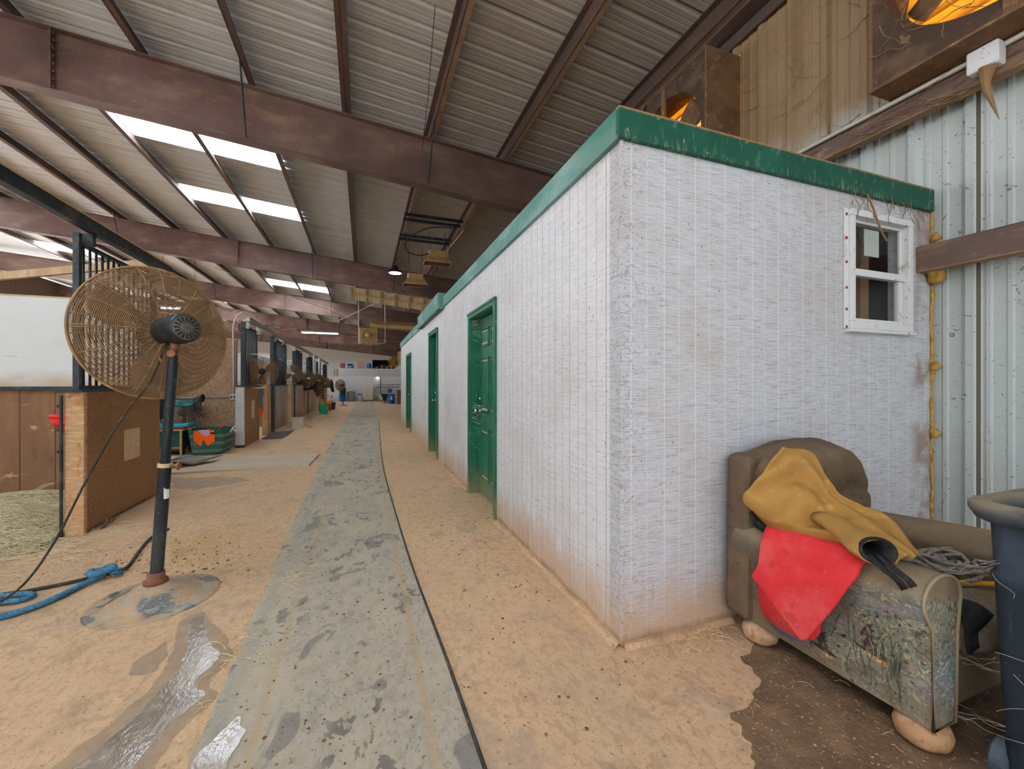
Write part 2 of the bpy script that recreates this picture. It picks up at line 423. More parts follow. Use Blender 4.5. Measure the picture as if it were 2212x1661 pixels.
m_pale = mat('dusty_pale_wood', '#b99d7a', .85, world=True, layers=[dict(t='n', sc=(7, 7, 1.5), d=5, lo=.45, hi=.7, c='#d5bd9c', k=.8), dict(t='n', sc=(9, 9, 2), d=4, lo=.55, hi=.72, c='#8d6d4d', k=.8)])
m_greypl = mat('weathered_plank_door', '#9b8f8c', .8, world=True, layers=[dict(t='line', ax='y', p=.15, w=.012, c='#55494a', k=.8), dict(t='n', sc=(8, 8, .9), d=5, lo=.45, hi=.7, c='#b5a8a0', k=.7), dict(t='g', ax='z', lo=.6, hi=.05, c='#94785f', k=.6)])
m_mauve = mat('mauve_plank_door', '#b9a4a4', .8, world=True, layers=[dict(t='line', ax='y', p=.42, w=.05, c='#4b3436', k=.9), dict(t='n', sc=(8, 8, .9), d=5, lo=.45, hi=.7, c='#c6b6b3', k=.7), dict(t='g', ax='z', lo=.5, hi=.05, c='#9a7b62', k=.6)])
m_cage = mat('dusty_wire_guard', '#8a6c4c', .7, .1, layers=[dict(t='n', sc=9, lo=.45, hi=.7, c='#a98b66', k=.8), dict(t='n', sc=20, lo=.6, hi=.7, c='#5d4836', k=.7)])
m_blade = mat('dusty_fan_blade', '#92755a', .6, .2, layers=[dict(t='n', sc=6, lo=.4, hi=.7, c='#6d543e', k=.8)])
m_motor = mat('black_motor_housing', '#22282b', .42, .2, layers=[dict(t='n', sc=9, d=5, lo=.5, hi=.75, c='#56524c', k=.6)])
m_blackp = mat('black_pole', '#1d2226', .4, .3, world=True, layers=[dict(t='n', sc=(30, 30, 10), d=4, lo=.55, hi=.75, c='#4a5058', k=.55), dict(t='g', ax='z', lo=.75, hi=.2, amp=.4, sc=8, c='#4b5053', k=.5), dict(t='n', sc=95, d=1, lo=.755, hi=.77, c='#b8b2a6', k=.7)])
m_rust = mat('rusty_steel', '#70493a', .8, .2, layers=[dict(t='n', sc=14, lo=.45, hi=.65, c='#8a6248', k=.8)])
m_basefan = mat('muddy_wet_fan_base', '#a8947c', .55, world=True, layers=[dict(t='n', sc=9, d=5, lo=.45, hi=.62, c='#b99570', k=.9, r=.8), dict(t='n', sc=6, d=4, lo=.5, hi=.58, c='#5f6668', k=.85, r=.12), dict(t='n', sc=14, d=4, lo=.56, hi=.68, c='#8a6a54', k=.5), dict(t='n', sc=21, d=3, lo=.58, hi=.64, c='#9ba0a0', k=.6, r=.15)], bump=[dict(t='n', sc=30, s=.5, d=.01)])
m_chrome = mat('chrome', '#d2d6da', .2, 1)
m_galv = mat('galvanised', '#9aa09f', .4, .7, layers=[dict(t='n', sc=8, lo=.5, hi=.7, c='#a59a88', k=.7)])
m_conduit = mat('grey_conduit', '#c9c5bb', .55, .2, layers=[dict(t='n', sc=10, lo=.5, hi=.7, c='#a8977f', k=.6)])
m_rope = mat('blue_rope', '#3f7192', .85, layers=[dict(t='n', sc=25, lo=.45, hi=.7, c='#7797a8', k=.7), dict(t='n', sc=50, lo=.55, hi=.65, c='#244a63', k=.8)])
m_rubber = mat('black_rubber', '#33302c', .75, layers=[dict(t='n', sc=18, lo=.5, hi=.7, c='#6b5b48', k=.6)])
m_hay = mat('pale_hay', '#d9cfae', .85, world=True, layers=[dict(t='n', sc=30, lo=.4, hi=.65, c='#c3b78c', k=.7), dict(t='n', sc=7, lo=.5, hi=.7, c='#e2dbc2', k=.8)])
m_haycore = mat('hay_core', '#aea177', .95, world=True, layers=[dict(t='n', sc=40, lo=.4, hi=.6, c='#7d6f45', k=.8)])
m_straw = mat('straw_bits', '#d5bf92', .85)
m_clod = mat('dark_clod', '#5e4731', .95, layers=[dict(t='n', sc=60, lo=.4, hi=.6, c='#80623f')])
m_pellet = mat('feed_pellet', '#b89c72', .9)
def duckcloth(name, dirt):
    return mat(name, '#858475', .88, world=True, layers=[
        dict(t='n', sc=(3, 1.6, 4), d=3, dist=1.2, lo=.46, hi=.62, c='#6f8b96', k=.8), dict(t='n', sc=(4, 2.2, 5), d=3, dist=1.5, lo=.52, hi=.64, c='#93889c', k=.75),
        dict(t='n', sc=(9, 5, 16), d=6, dist=1, lo=.5, hi=.66, c='#9ea293', k=.7), dict(t='n', sc=(14, 6, 20), d=6, dist=1.4, lo=.55, hi=.63, c='#4c5a4b', k=.7),
        dict(t='n', sc=(22, 22, 22), d=3, dist=3.2, lo=.57, hi=.6, c='#c9be9c', k=.7), dict(t='n', sc=(26, 24, 24), d=3, dist=3.5, lo=.59, hi=.62, c='#37463a', k=.75),
        dict(t='n', sc=(13, 12, 12), d=3, dist=3, lo=.66, hi=.69, c='#8d4a3c', k=.75), dict(t='n', sc=(17, 15, 15), d=2, dist=3, lo=.66, hi=.69, c='#c08a55', k=.6),
        dict(t='n', sc=(40, 26, 44), d=4, dist=1.5, lo=.56, hi=.66, c='#5d5340', k=.5), dict(t='n', sc=2.2, d=4, lo=.48, hi=.66, c='#6f6048', k=.6)] + dirt,
        bump=[dict(t='n', sc=180, s=.2, d=.003), dict(t='n', sc=6, s=.35, d=.03)])
m_tap = duckcloth('duck_tapestry', [dict(t='g', ax='y', lo=1.02, hi=1.4, amp=.35, sc=3, c='#5f503c', k=.82), dict(t='g', ax='z', lo=.5, hi=.58, amp=.08, sc=5, c='#8c7960', k=.85), dict(t='g', ax='z', lo=.3, hi=.08, amp=.25, sc=4, c='#7d6a50', k=.6)])
m_tapd = duckcloth('dusty_duck_tapestry', [dict(t='n', sc=3, lo=.3, hi=.6, c='#8a745a', k=.9), dict(t='n', sc=.8, lo=.2, hi=.7, c='#7d6850', k=.8)])
m_tapb = duckcloth('brown_worn_tapestry', [dict(t='n', sc=2, lo=.1, hi=.42, c='#64503d', k=.93), dict(t='n', sc=6, d=5, lo=.5, hi=.7, c='#7f684f', k=.7), dict(t='n', sc=15, d=4, lo=.6, hi=.68, c='#463729', k=.6)])
m_duck1 = mat('duck_dark', '#3b3230', .9, layers=[dict(t='n', sc=60, lo=.5, hi=.6, c='#7d6a55')])
m_duck2 = mat('duck_tan', '#a0764e', .9, layers=[dict(t='n', sc=60, lo=.5, hi=.6, c='#cdb78f')])
m_pipe = mat('seam_piping', '#9a8c72', .9)
m_bun = mat('worn_bun_foot', '#b08763', .5, layers=[dict(t='n', sc=12, d=5, lo=.45, hi=.62, c='#c4a184', k=.9), dict(t='n', sc=28, d=4, lo=.55, hi=.68, c='#8e5a38', k=.8), dict(t='n', sc=5, lo=.55, hi=.7, c='#d8bfae', k=.7)])
m_tanc = mat('tan_canvas', '#a67f44', .9, layers=[dict(t='n', sc=5, d=5, lo=.4, hi=.7, c='#9c7338', k=.8), dict(t='n', sc=12, d=4, lo=.55, hi=.7, c='#c29a5c', k=.6), dict(t='n', sc=160, d=1, lo=.775, hi=.785, c='#e0d2ae', k=.8)], bump=[dict(t='n', sc=300, s=.15, d=.002)])
m_blackc = mat('black_lining', '#1f1f22', .85, layers=[dict(t='n', sc=20, lo=.5, hi=.7, c='#3a3836', k=.7)])
m_redc = mat('red_canvas', '#cf2f35', .85, layers=[dict(t='n', sc=5, d=5, lo=.42, hi=.68, c='#d8595a', k=.75), dict(t='n', sc=14, d=3, lo=.55, hi=.7, c='#b92a2e', k=.7), dict(t='n', sc=140, d=1, lo=.775, hi=.785, c='#e6d2ae', k=.9)], bump=[dict(t='n', sc=250, s=.15, d=.002)])
m_bluec = mat('slate_blue_cloth', '#65758d', .9)
m_grope = mat('grey_cotton_rope', '#a29a92', .9, layers=[dict(t='n', sc=60, lo=.45, hi=.6, c='#7c736b', k=.8)])
m_yell = mat('yellow_plastic', '#e0a51f', .45)
m_bin = mat('navy_plastic_bin', '#27323e', .5, world=True, layers=[dict(t='n', sc=4, d=5, lo=.5, hi=.72, c='#3d4a57', k=.7), dict(t='n', sc=(20, 20, 3), d=4, lo=.6, hi=.7, c='#5b6672', k=.6), dict(t='g', ax='z', lo=.86, hi=.93, amp=.05, sc=8, c='#857c6f', k=.7)])
m_binrim = mat('dusty_bin_rim', '#47505a', .6, world=True, layers=[dict(t='g', ax='z', lo=.88, hi=.93, amp=.04, sc=9, c='#94866f', k=.9), dict(t='n', sc=10, lo=.5, hi=.7, c='#2f3945', k=.5)])
m_foam = mat('yellow_spray_foam', '#c19d52', .85, layers=[dict(t='n', sc=20, lo=.45, hi=.65, c='#99713a', k=.8)], bump=[dict(t='n', sc=25, s=.7, d=.02)])
m_web = mat('dusty_cobweb', '#8f7250', .95)
m_webw = mat('pale_cobweb', '#c9c3b6', .95)
m_fanbox = mat('dusty_fan_housing', '#7a5c40', .75, world=True, layers=[dict(t='n', sc=4, d=5, lo=.42, hi=.68, c='#5c4434', k=.8), dict(t='n', sc=10, d=5, dist=1, lo=.55, hi=.68, c='#9d7b55', k=.7)])
m_fanface = mat('dark_fan_face', '#4a3a30', .8, world=True, layers=[dict(t='n', sc=5, d=5, lo=.45, hi=.7, c='#705a45', k=.8), dict(t='n', sc=9, d=5, dist=1.5, lo=.58, hi=.68, c='#8d7254', k=.6)])
m_louv = mat('amber_louver', '#e6bd62', .5, trans=.55, layers=[dict(t='n', sc=6, lo=.5, hi=.7, c='#c98a2e', k=.6)])
m_glass = clear('window_glass', '#eef0ee', .08, .1)
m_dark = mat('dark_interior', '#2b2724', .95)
m_stud = mat('bare_stud', '#8d6f4f', .9)
m_paper = mat('paper_note', '#dbe3df', .9)
m_redcap = mat('red_nail_cap', '#a63c31', .7)
m_sky = mat('skylight_sheet', '#f2f6f8', .6, trans=.85)
m_lamp = emit('lamp_glow', '#fff1dc', 14)
m_tube = emit('tube_glow', '#f4f2ff', 16)
m_heat = mat('tan_heater_hood', '#b6946c', .6, .2, layers=[dict(t='n', sc=8, lo=.45, hi=.7, c='#8f6e4e', k=.7)])
m_heat2 = mat('yellowed_sheet_metal', '#b99a68', .55, .3, layers=[dict(t='n', sc=6, lo=.45, hi=.7, c='#9a7a50', k=.7)])
m_insul = mat('cream_roof_panel', '#d9c8a2', .7, world=True, layers=[dict(t='line', ax='x', p=.16, w=.02, c='#b39d78', k=.8), dict(t='n', sc=2, lo=.45, hi=.7, c='#c8b188', k=.6)])

m_lwall = mat('dark_brown_sheet', '#5c4b40', .8, layers=[dict(t='line', ax='y', p=.3, w=.05, c='#4b3c33', k=.7)])  # dark brown far-left wall with slightly darker rib lines
# ------------------------------------------------------------------ the setting
SL = .095
def zb(x): return 5.6 - SL * x          # underside of the purlins
PX = [2.42 - 1.34 * k for k in range(-1, 16)]      # purlin lines
PX[0] = 3.66
Y0, Y1 = -3.4, 53.0
XL = -17.5
XR = 3.78
B(XL, 4.3, -6, Y1, -.2, 0).build('floor', m_floor, kind='structure')

# roof sheets: ribbed panels, left out where the skylights lie
SKY = [(-4.28, -1.6, 1.9, 2.9), (-4.28, -1.6, -1.8, -.9), (-4.28, -1.6, 9.3, 10.21), (-4.28, -1.6, 12.35, 13.27), (-4.28, -1.6, 22.1, 23.4),  # first strip and the other unseen ones are added to bring in light
       (-13.1, -10.3, 21.9, 23.2), (-9.6, -7.0, 3.6, 4.5), (-9.6, -7.0, 10.6, 11.5), (-4.28, -1.6, 27.6, 28.7), (-4.28, -1.6, 37.0, 38.2), (-12.4, -9.7, 13.6, 14.6), (-9.7, -7, 30, 31.2)]
def roof():
    mb = MB()
    prof = [(0, 0), (.02, 0), (.045, .028), (.075, .028), (.1, 0), (.155, 0), (.165, .008), (.18, 0), (.225, 0), (.235, .008), (.25, 0), (.3048, 0)]
    ys = []
    k = 0
    while Y0 + k * .3048 < Y1:
        b = Y0 + k * .3048
        ys += [(b + a, -h) for a, h in prof[:-1]]
        k += 1
    cuts = sorted(set([XL, XR + .35] + [s[0] for s in SKY] + [s[1] for s in SKY]))
    for x0, x1 in zip(cuts[:-1], cuts[1:]):
        skip = [(s[2], s[3]) for s in SKY if s[0] <= x0 + .001 and s[1] >= x1 - .001]
        run = []
        def flush(run):
            if len(run) > 1:
                mb.grid([[(x0, y, zb(x0) + .22 - h) for y, h in run], [(x1, y, zb(x1) + .22 - h) for y, h in run]])
        for y, h in ys:
            if any(a < y < b for a, b in skip):
                flush(run); run = []
            else: run.append((y, h))
        flush(run)
    return mb
roof().build('ceiling', m_sheet, kind='structure')

# ribbed metal side wall
def ribwall(x, ya, yb, z0, z1, d=1):
    prof = [(0, 0), (.03, .028), (.07, .028), (.1, 0), (.16, 0), (.17, .007), (.19, .007), (.2, 0), (.255, 0), (.265, .007), (.285, .007), (.295, 0)]
    mb = MB(); full = []
    y = -3.4
    while y < 53.2:
        full += [(y + a, h) for a, h in prof]; y += .305
    def at(q):
        for (u, h), (u2, h2) in zip(full[:-1], full[1:]):
            if u <= q <= u2: return h + (h2 - h) * (q - u) / max(u2 - u, 1e-6)
        return 0
    ys = [(ya, at(ya))] + [e for e in full if ya < e[0] < yb] + [(yb, at(yb))]
    mb.grid([[(x - h * d, y, z0) for y, h in ys], [(x - h * d, y, z1) for y, h in ys]])
    return mb
def wallparts():
    mb = MB()
    for a in ((XR, -3.4, 53, 0, 3.36), (XR, -3.4, 53, 4.8, 5.5), (XR, -3.4, .55, 3.36, 4.8), (XR, 1.86, 3.31, 3.36, 4.8), (XR, 4.61, 53, 3.36, 4.8)):
        q = ribwall(*a); mb.add(q.v, q.f)
    return mb
wallparts().build('wall_right', m_metal, kind='structure')
B(XL, XR, 52.6, 52.9, 0, 6.6).build('wall_back', m_farmetal, kind='structure')
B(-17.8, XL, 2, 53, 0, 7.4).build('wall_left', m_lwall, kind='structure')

# steel frames
def rafter(y, dep, label):
    r = thing('steel_rafter', label, 'roof beam', (0, y, zb(0) - .4), 'brown steel rafters across the barn')
    a, b = XL + .06, XR - .05
    MB().prism([(a, zb(a) - .012), (b, zb(b) - .012), (b, zb(b) - dep + .012), (a, zb(a) - dep + .012)], 'y', y - .006, y + .006).build('web', m_brown, r)
    MB().prism([(a, zb(a)), (b, zb(b)), (b, zb(b) - .014), (a, zb(a) - .014)], 'y', y - .1, y + .1).build('top_flange', m_brown, r)
    MB().prism([(a, zb(a) - dep), (b, zb(b) - dep), (b, zb(b) - dep + .016), (a, zb(a) - dep + .016)], 'y', y - .11, y + .11).build('bottom_flange', m_brown, r)
    for x in (-3.85, -10.2):
        s = MB().prism([(x - .008, zb(x) - .02), (x + .008, zb(x) - .02), (x + .008, zb(x) - dep), (x - .008, zb(x) - dep)], 'y', y - .1, y + .1)
        for i in range(8):
            z = zb(x) - .06 - i * (dep - .12) / 7
            s.box(x - .03, x + .03, y - .075, y - .045, z - .013, z + .013)
        s.build('bolted_splice', m_brown, r)
    for x in (1.02, -1.66, -6.9):
        MB().tube([(x + .05, y - .55, zb(x) + .03), (x + .02, y - .1, zb(x) - dep + .02)], .014, 6).build('flange_brace', m_iron, r)
    return r
rafter(7.2, .83, 'nearest brown steel rafter, spanning the whole picture above the white room')
rafter(15.75, .83, 'second brown steel rafter from the camera, behind the two hanging heaters')
rafter(24.3, .83, 'third brown steel rafter, just beyond the cream roof panel')
rafter(33.0, .83, 'fourth brown steel rafter, above the grey-topped white block wall')
rafter(41.8, .83, 'fifth brown steel rafter, deep in the barn behind the loft items')
rafter(50.0, .83, 'farthest brown steel rafter, against the white end wall')
PN = ['against the metal side wall at the eave', 'second in from the metal side wall', 'third in from the metal side wall, right of the hanging wire', 'fourth in from the side wall, directly above the aisle mat',
      'crossing the right edge of the bright skylight strips', 'running through the middle of the bright skylight strips', 'crossing the left edge of the bright skylight strips', 'first to the left of the near skylight strips',
      'second to the left of the near skylight strips', 'third to the left of the near skylight strips', 'fourth to the left of the near skylight strips', 'fifth to the left of the near skylight strips', 'sixth to the left of the near skylight strips']
for k, x in enumerate(PX):
    if k >= len(PN) or x < XL + .3: break
    p = thing('roof_purlin', 'brown steel roof purlin ' + PN[k], 'purlin', (x, 10, zb(x)), 'brown steel purlins under the roof sheets')
    z = zb(x)
    MB().prism([(x - .006, z), (x + .006, z), (x + .006, z + .2), (x - .006, z + .2)], 'y', Y0, Y1 - .4).prism([(x - .006, z + .2), (x - .075, z + .2), (x - .075, z + .192), (x - .006, z + .192)], 'y', Y0, Y1 - .4).build('web', m_purlin, p)
    MB().prism([(x, z), (x + .075, z), (x + .075, z + .03), (x + .068, z + .03), (x + .068, z + .008), (x, z + .008)], 'y', Y0, Y1 - .4).build('flange', m_flange if x > 0 else m_purlin, p)  # lighter lip colour paints the lit flange on the right-hand purlins

# skylights
SN = [None, None, 'bright skylight strip closest behind the nearest rafter', 'bright skylight strip further back, second behind the nearest rafter', 'small bright skylight strip beyond the second rafter',
      'small bright skylight strip at the far left behind the bar grille', None, None, 'tiny far skylight strip beyond the third rafter', None, None, None]
for i, (x0, x1, y0, y1) in enumerate(SKY):
    lb = SN[i] or 'added translucent skylight strip out of view, bringing light from above'
    MB().grid([[(x0, y0 - .05, zb(x0) + .235), (x0, y1 + .05, zb(x0) + .235)], [(x1, y0 - .05, zb(x1) + .235), (x1, y1 + .05, zb(x1) + .235)]]).build(
        'skylight', m_sky, loc=((x0 + x1) / 2, (y0 + y1) / 2, zb((x0 + x1) / 2) + .23), solid=.006, label=lb, cat='skylight', group=None if SN[i] else 'added skylights out of frame')

# ---- the white room
WX = 1.195; WY = 1.727; WT = 2.5
def panel(name, m, x0, x1, y0, y1, z0, z1): return B(x0, x1, y0, y1, z0, z1).build(name, m, kind='structure')
th = .1
# front wall with window opening
wx0, wx1, wz0, wz1 = 2.885, 3.465, 1.665, 2.375
fw = MB().box(WX, wx0, WY, WY + th, 0, WT).box(wx1, 3.745, WY, WY + th, 0, WT).box(wx0, wx1, WY, WY + th, 0, wz0).box(wx0, wx1, WY, WY + th, wz1, WT)
fw.build('wall_room_front', m_sidef, kind='structure')
DO = [(3.79, 4.77, 2.07), (7.08, 7.95, 2.2), (11.25, 12.35, 2.06)]
sw = MB(); y = WY + th
for a, b, h in DO[:1]:
    sw.box(WX, WX + th, y, a, 0, WT).box(WX, WX + th, a, b, h, WT); y = b
sw.box(WX, WX + th, y, 6.45, 0, WT)
sw.build('wall_room_aisle', m_side, kind='structure')
sw = MB(); y = 6.452
for a, b, h in DO[1:]:
    sw.box(WX + .004, WX + th, y, a, 0, WT + .1).box(WX + .004, WX + th, a, b, h, WT + .1); y = b
sw.box(WX + .004, WX + th, y, 14.4, 0, WT + .1)
sw.build('wall_room_aisle_far', m_plain, kind='structure')
B(WX, XR - .04, 14.3, 14.4, 0, 2.5).build('wall_room_end', m_plain, kind='structure')
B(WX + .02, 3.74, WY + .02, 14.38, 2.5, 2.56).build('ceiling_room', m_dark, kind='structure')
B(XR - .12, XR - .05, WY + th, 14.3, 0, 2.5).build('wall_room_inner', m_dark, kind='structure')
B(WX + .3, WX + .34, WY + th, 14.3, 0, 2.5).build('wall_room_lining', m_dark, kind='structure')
# green fascia boards
B(WX - .03, 3.735, WY - .028, WY - .001, 2.497, 2.648).build('trim_1', m_green, kind='structure')
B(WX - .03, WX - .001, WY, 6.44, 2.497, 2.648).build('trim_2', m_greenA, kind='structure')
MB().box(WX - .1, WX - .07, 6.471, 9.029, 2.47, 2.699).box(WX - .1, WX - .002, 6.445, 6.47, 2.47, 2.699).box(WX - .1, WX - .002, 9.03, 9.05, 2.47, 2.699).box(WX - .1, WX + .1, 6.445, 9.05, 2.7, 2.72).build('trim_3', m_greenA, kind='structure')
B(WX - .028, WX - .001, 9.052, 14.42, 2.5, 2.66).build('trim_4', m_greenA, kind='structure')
B(WX - .006, WX + .012, WY - .006, WY + .012, 0, 2.497).build('trim_5', m_sidef, kind='structure')
# base trim of packed dirt along the room
def dirtberm():
    mb = MB(); pts = [(3.3, WY), (WX, WY)]
    rows = []
    def prof(p, nx, ny, k):
        w = .05 + .04 * n3((p[0], p[1], 0), 3); h = .02 + .018 * n3((p[0], p[1], 4), 5)
        return [(p[0] - nx * .01, p[1] - ny * .01, max(.008, h)), (p[0] + nx * w * .4, p[1] + ny * w * .4, max(.006, h * .8)), (p[0] + nx * w, p[1] + ny * w, -.004)]
    for i in range(60):
        rows.append(prof((1.9 - .7 * i / 59, WY), 0, -1, i))
    mb.grid(rows)
    rows = []
    for i in range(140):
        yy = WY + i * .033
        if 3.7 < yy < 4.85: continue
        rows.append(prof((WX, yy), -1, 0, i))
        if yy > 3.66 and len(rows) > 4 and yy < 3.7: mb.grid(rows); rows = []
    mb.grid(rows)
    return mb
dirtberm().build('packed_dirt', m_floor, loc=(WX, WY, 0), kind='stuff', label='packed sandy dirt along the foot of the white siding', cat='dirt')

# doors
def sixpanel(n, a, b, h, label_k):
    d = bpy.data.objects.new('door_%d' % n, None); d.location = (WX + .1, (a + b) / 2, 0); COL.objects.link(d); ORG[d.name] = Vector(d.location); d['kind'] = 'structure'
    c = .055
    MB().box(WX - .022, WX - .001, a - c, a + .012, 0, h - .013).box(WX - .022, WX - .001, b - .012, b + c, 0, h - .013).box(WX - .022, WX - .001, a - c, b + c, h - .012, h + c).box(WX - .03, WX - .02, a - c - .01, b + c + .01, h + c - .025, h + c).box(WX + .0, WX + .098, a + .001, a + .018, 0, h - .019).box(WX + .0, WX + .098, b - .018, b - .001, 0, h - .019).box(WX + .0, WX + .098, a + .001, b - .001, h - .018, h - .001).box(WX + .085, WX + .1, b - .04, b - .018, 0, h - .02).build('door_frame', m_door, d)
    px = WX + .1
    pn = MB().box(px, px + .04, a + .02, b - .02, .01, h - .02)
    w = b - a - .04
    cols = [(a + .02 + w * .14, a + .02 + w * .46), (a + .02 + w * .54, a + .02 + w * .86)]
    rows = [(.10 * h, .38 * h), (.47 * h, .77 * h), (.83 * h, .93 * h)]
    led = MB()
    for y0, y1 in cols:
        for z0, z1 in rows:
            # raised moulded frame and raised centre field
            f = .028
            pn.box(px - .01, px, y0, y0 + .012, z0, z1).box(px - .01, px, y1 - .012, y1, z0, z1).box(px - .01, px, y0, y1, z0, z0 + .012).box(px - .01, px, y0, y1, z1 - .012, z1)
            i = .045
            pn.add([(px, y0 + .02, z0 + .02), (px, y1 - .02, z0 + .02), (px, y1 - .02, z1 - .02), (px, y0 + .02, z1 - .02), (px - .009, y0 + i, z0 + i), (px - .009, y1 - i, z0 + i), (px - .009, y1 - i, z1 - i), (px - .009, y0 + i, z1 - i)],
                   [(0, 1, 5, 4), (1, 2, 6, 5), (2, 3, 7, 6), (3, 0, 4, 7), (4, 5, 6, 7)])
            for zz, dz in ((z0 + .021, i - .004), (z1 - i - .0, i - .02)):
                led.add([(px - .0104, y0 + .03, zz), (px - .0104, y1 - .03, zz), (px - .0114, y1 - i, zz + dz * .62), (px - .0114, y0 + i, zz + dz * .62)], [(0, 1, 2, 3)])
    dp = pn.build('door_panel', m_door, d)
    led.build('dusty_moulding', m_doorledge, d, solid=.001)
    k = MB().lathe([(.03, 0), (.03, -.008), (.012, -.012), (.012, -.04), (.028, -.05), (.03, -.062), (.02, -.075), (.002, -.078)], (px, b - .09, .98), 16, 'x')
    k.lathe([(.026, 0), (.026, -.014), (.01, -.02)], (px, b - .09, 1.12), 16, 'x').build('door_knob', m_chrome, d, smooth=True)
    return d
for i, (a, b, h) in enumerate(DO): sixpanel(i + 1, a, b, h, i)

# window
w = bpy.data.objects.new('window_1', None); w.location = (3.17, WY, 2.0); COL.objects.link(w); ORG[w.name] = Vector(w.location); w['kind'] = 'structure'
yf = WY
MB().box(2.83, 2.864, yf - .012, yf - .001, 1.645, 2.4).box(2.866, 2.904, yf - .03, yf + .02, 1.692, 2.353).box(3.451, 3.495, yf - .03, yf + .02, 1.692, 2.353).box(2.865, 3.496, yf - .031, yf + .02, 2.354, 2.395).box(2.865, 3.496, yf - .031, yf + .02, 1.645, 1.691).box(2.84, 3.5, yf - .045, yf, 1.622, 1.642).box(2.905, 3.45, yf + .02, yf + .07, 1.66, 1.69).box(2.905, 3.45, yf + .02, yf + .07, 2.34, 2.36).build('window_frame', m_white, w, bevel=.003)
MB().box(2.906, 2.93, yf + .012, yf + .03, 2.031, 2.333).box(3.43, 3.449, yf + .012, yf + .03, 2.031, 2.333).box(2.906, 3.449, yf + .012, yf + .03, 2.334, 2.352).box(2.906, 3.449, yf - .012, yf + .03, 1.985, 2.03).build('upper_sash', m_white, w, bevel=.003)
MB().box(2.906, 2.93, yf + .001, yf + .03, 1.717, 1.984).box(3.395, 3.425, yf + .001, yf + .03, 1.717, 1.984).box(2.906, 3.425, yf + .0, yf + .03, 1.693, 1.716).box(3.432, 3.445, yf + .004, yf + .03, 1.693, 1.984).build('lower_sash', m_white, w, bevel=.003)
MB().add([(2.92, yf + .022, 2.02), (3.44, yf + .022, 2.02), (3.44, yf + .022, 2.345), (2.92, yf + .022, 2.345)], [(0, 1, 2, 3)]).build('glass_pane', m_glass, w)
MB().add([(2.92, yf + .016, 1.705), (3.4, yf + .016, 1.705), (3.4, yf + .016, 1.995), (2.92, yf + .016, 1.995)], [(0, 1, 2, 3)]).build('glass_pane', m_glass, w)
for z in (2.36, 2.21, 2.06, 1.9, 1.765, 1.655):
    MB().lathe([(.009, 0), (.009, -.004), (.004, -.006)], (2.842, yf - .012, z), 12, 'y').build('nail_cap', m_redcap, w)
B(3.095, 3.245, yf + .034, yf + .036, 2.14, 2.315).build('paper_note', m_paper, loc=(3.17, yf + .035, 2.23), label='pale sheet of paper stuck inside the upper window pane', cat='paper')
B(3.24, 3.33, yf + .14, yf + .23, 0, 2.5).build('trim_6', m_stud, kind='structure')
# ------------------------------------------------------------------ stalls
SX = -2.28
def bars(parent, y0, y1, z0, z1, sp=.1, x=SX - .03, r=.011):
    n = max(2, int(round((y1 - y0) / sp)))
    first = None
    for i in range(1, n):
        y = y0 + (y1 - y0) * i / n
        if first is None:
            first = MB().tube([(x, y, z0), (x, y, z1)], r, 6).build('bar', m_ironbar, parent, smooth=True)
            fy = y
        else:
            c = first.copy(); COL.objects.link(c); c.parent = parent; c.location = (0, y - fy, 0)
def gframe(y0, y1, z0, z1, x=SX - .03, w=.035):
    return MB().box(x - w / 2, x + w / 2, y0, y0 + w, z0, z1).box(x - w / 2, x + w / 2, y1 - w, y1, z0, z1).box(x - w / 2, x + w / 2, y0 + w, y1 - w, z0, z0 + w).box(x - w / 2, x + w / 2, y0 + w, y1 - w, z1 - w, z1)

# nearest stall front
t = thing('stall_barrier', 'nearest stall front, dark brown rubber-crumb panel with bar grille, behind the big fan', 'stall front', (SX, 5.3, 0))
B(-2.36, -2.255, 4.60, 5.97, .03, 1.225).build('crumb_panel', m_crumb, t)
MB().cbox(-2.375, -2.245, 4.55, 4.60, 0, 1.235, .006).build('end_board', m_endgrain, t)
MB().box(-2.4, -2.235, 4.5, 5.98, 1.225, 1.245).build('cap_rail', m_iron, t)
B(-2.254, -2.247, 5.2, 5.49, .52, .83).build('patch', m_patch, t)
MB().box(-2.31, -2.268, 4.53, 4.575, 1.245, 2.58).build('grille_post', m_iron, t)
gframe(4.58, 5.98, 1.245, 2.53).build('grille_frame', m_iron, t)
bars(t, 4.58, 5.98, 1.27, 2.5, .094)
MB().tube([(-2.385, 4.535, 0), (-2.385, 4.535, 1.2)], .013, 6).lathe([(.02, 0), (.02, .02)], (-2.385, 4.52, 1.1), 8).lathe([(.02, 0), (.02, .02)], (-2.385, 4.52, .9), 8).lathe([(.02, 0), (.02, .02)], (-2.385, 4.52, .72), 8).build('edge_rod', m_iron, t)
MB().tube([(-2.2, 4.75, .0), (-2.19, 4.78, .1), (-2.2, 4.76, .16)], .008, 6).tube([(-2.2, 4.7, .01), (-2.19, 4.9, .03)], .007, 6).build('bent_bracket', m_rust, t)

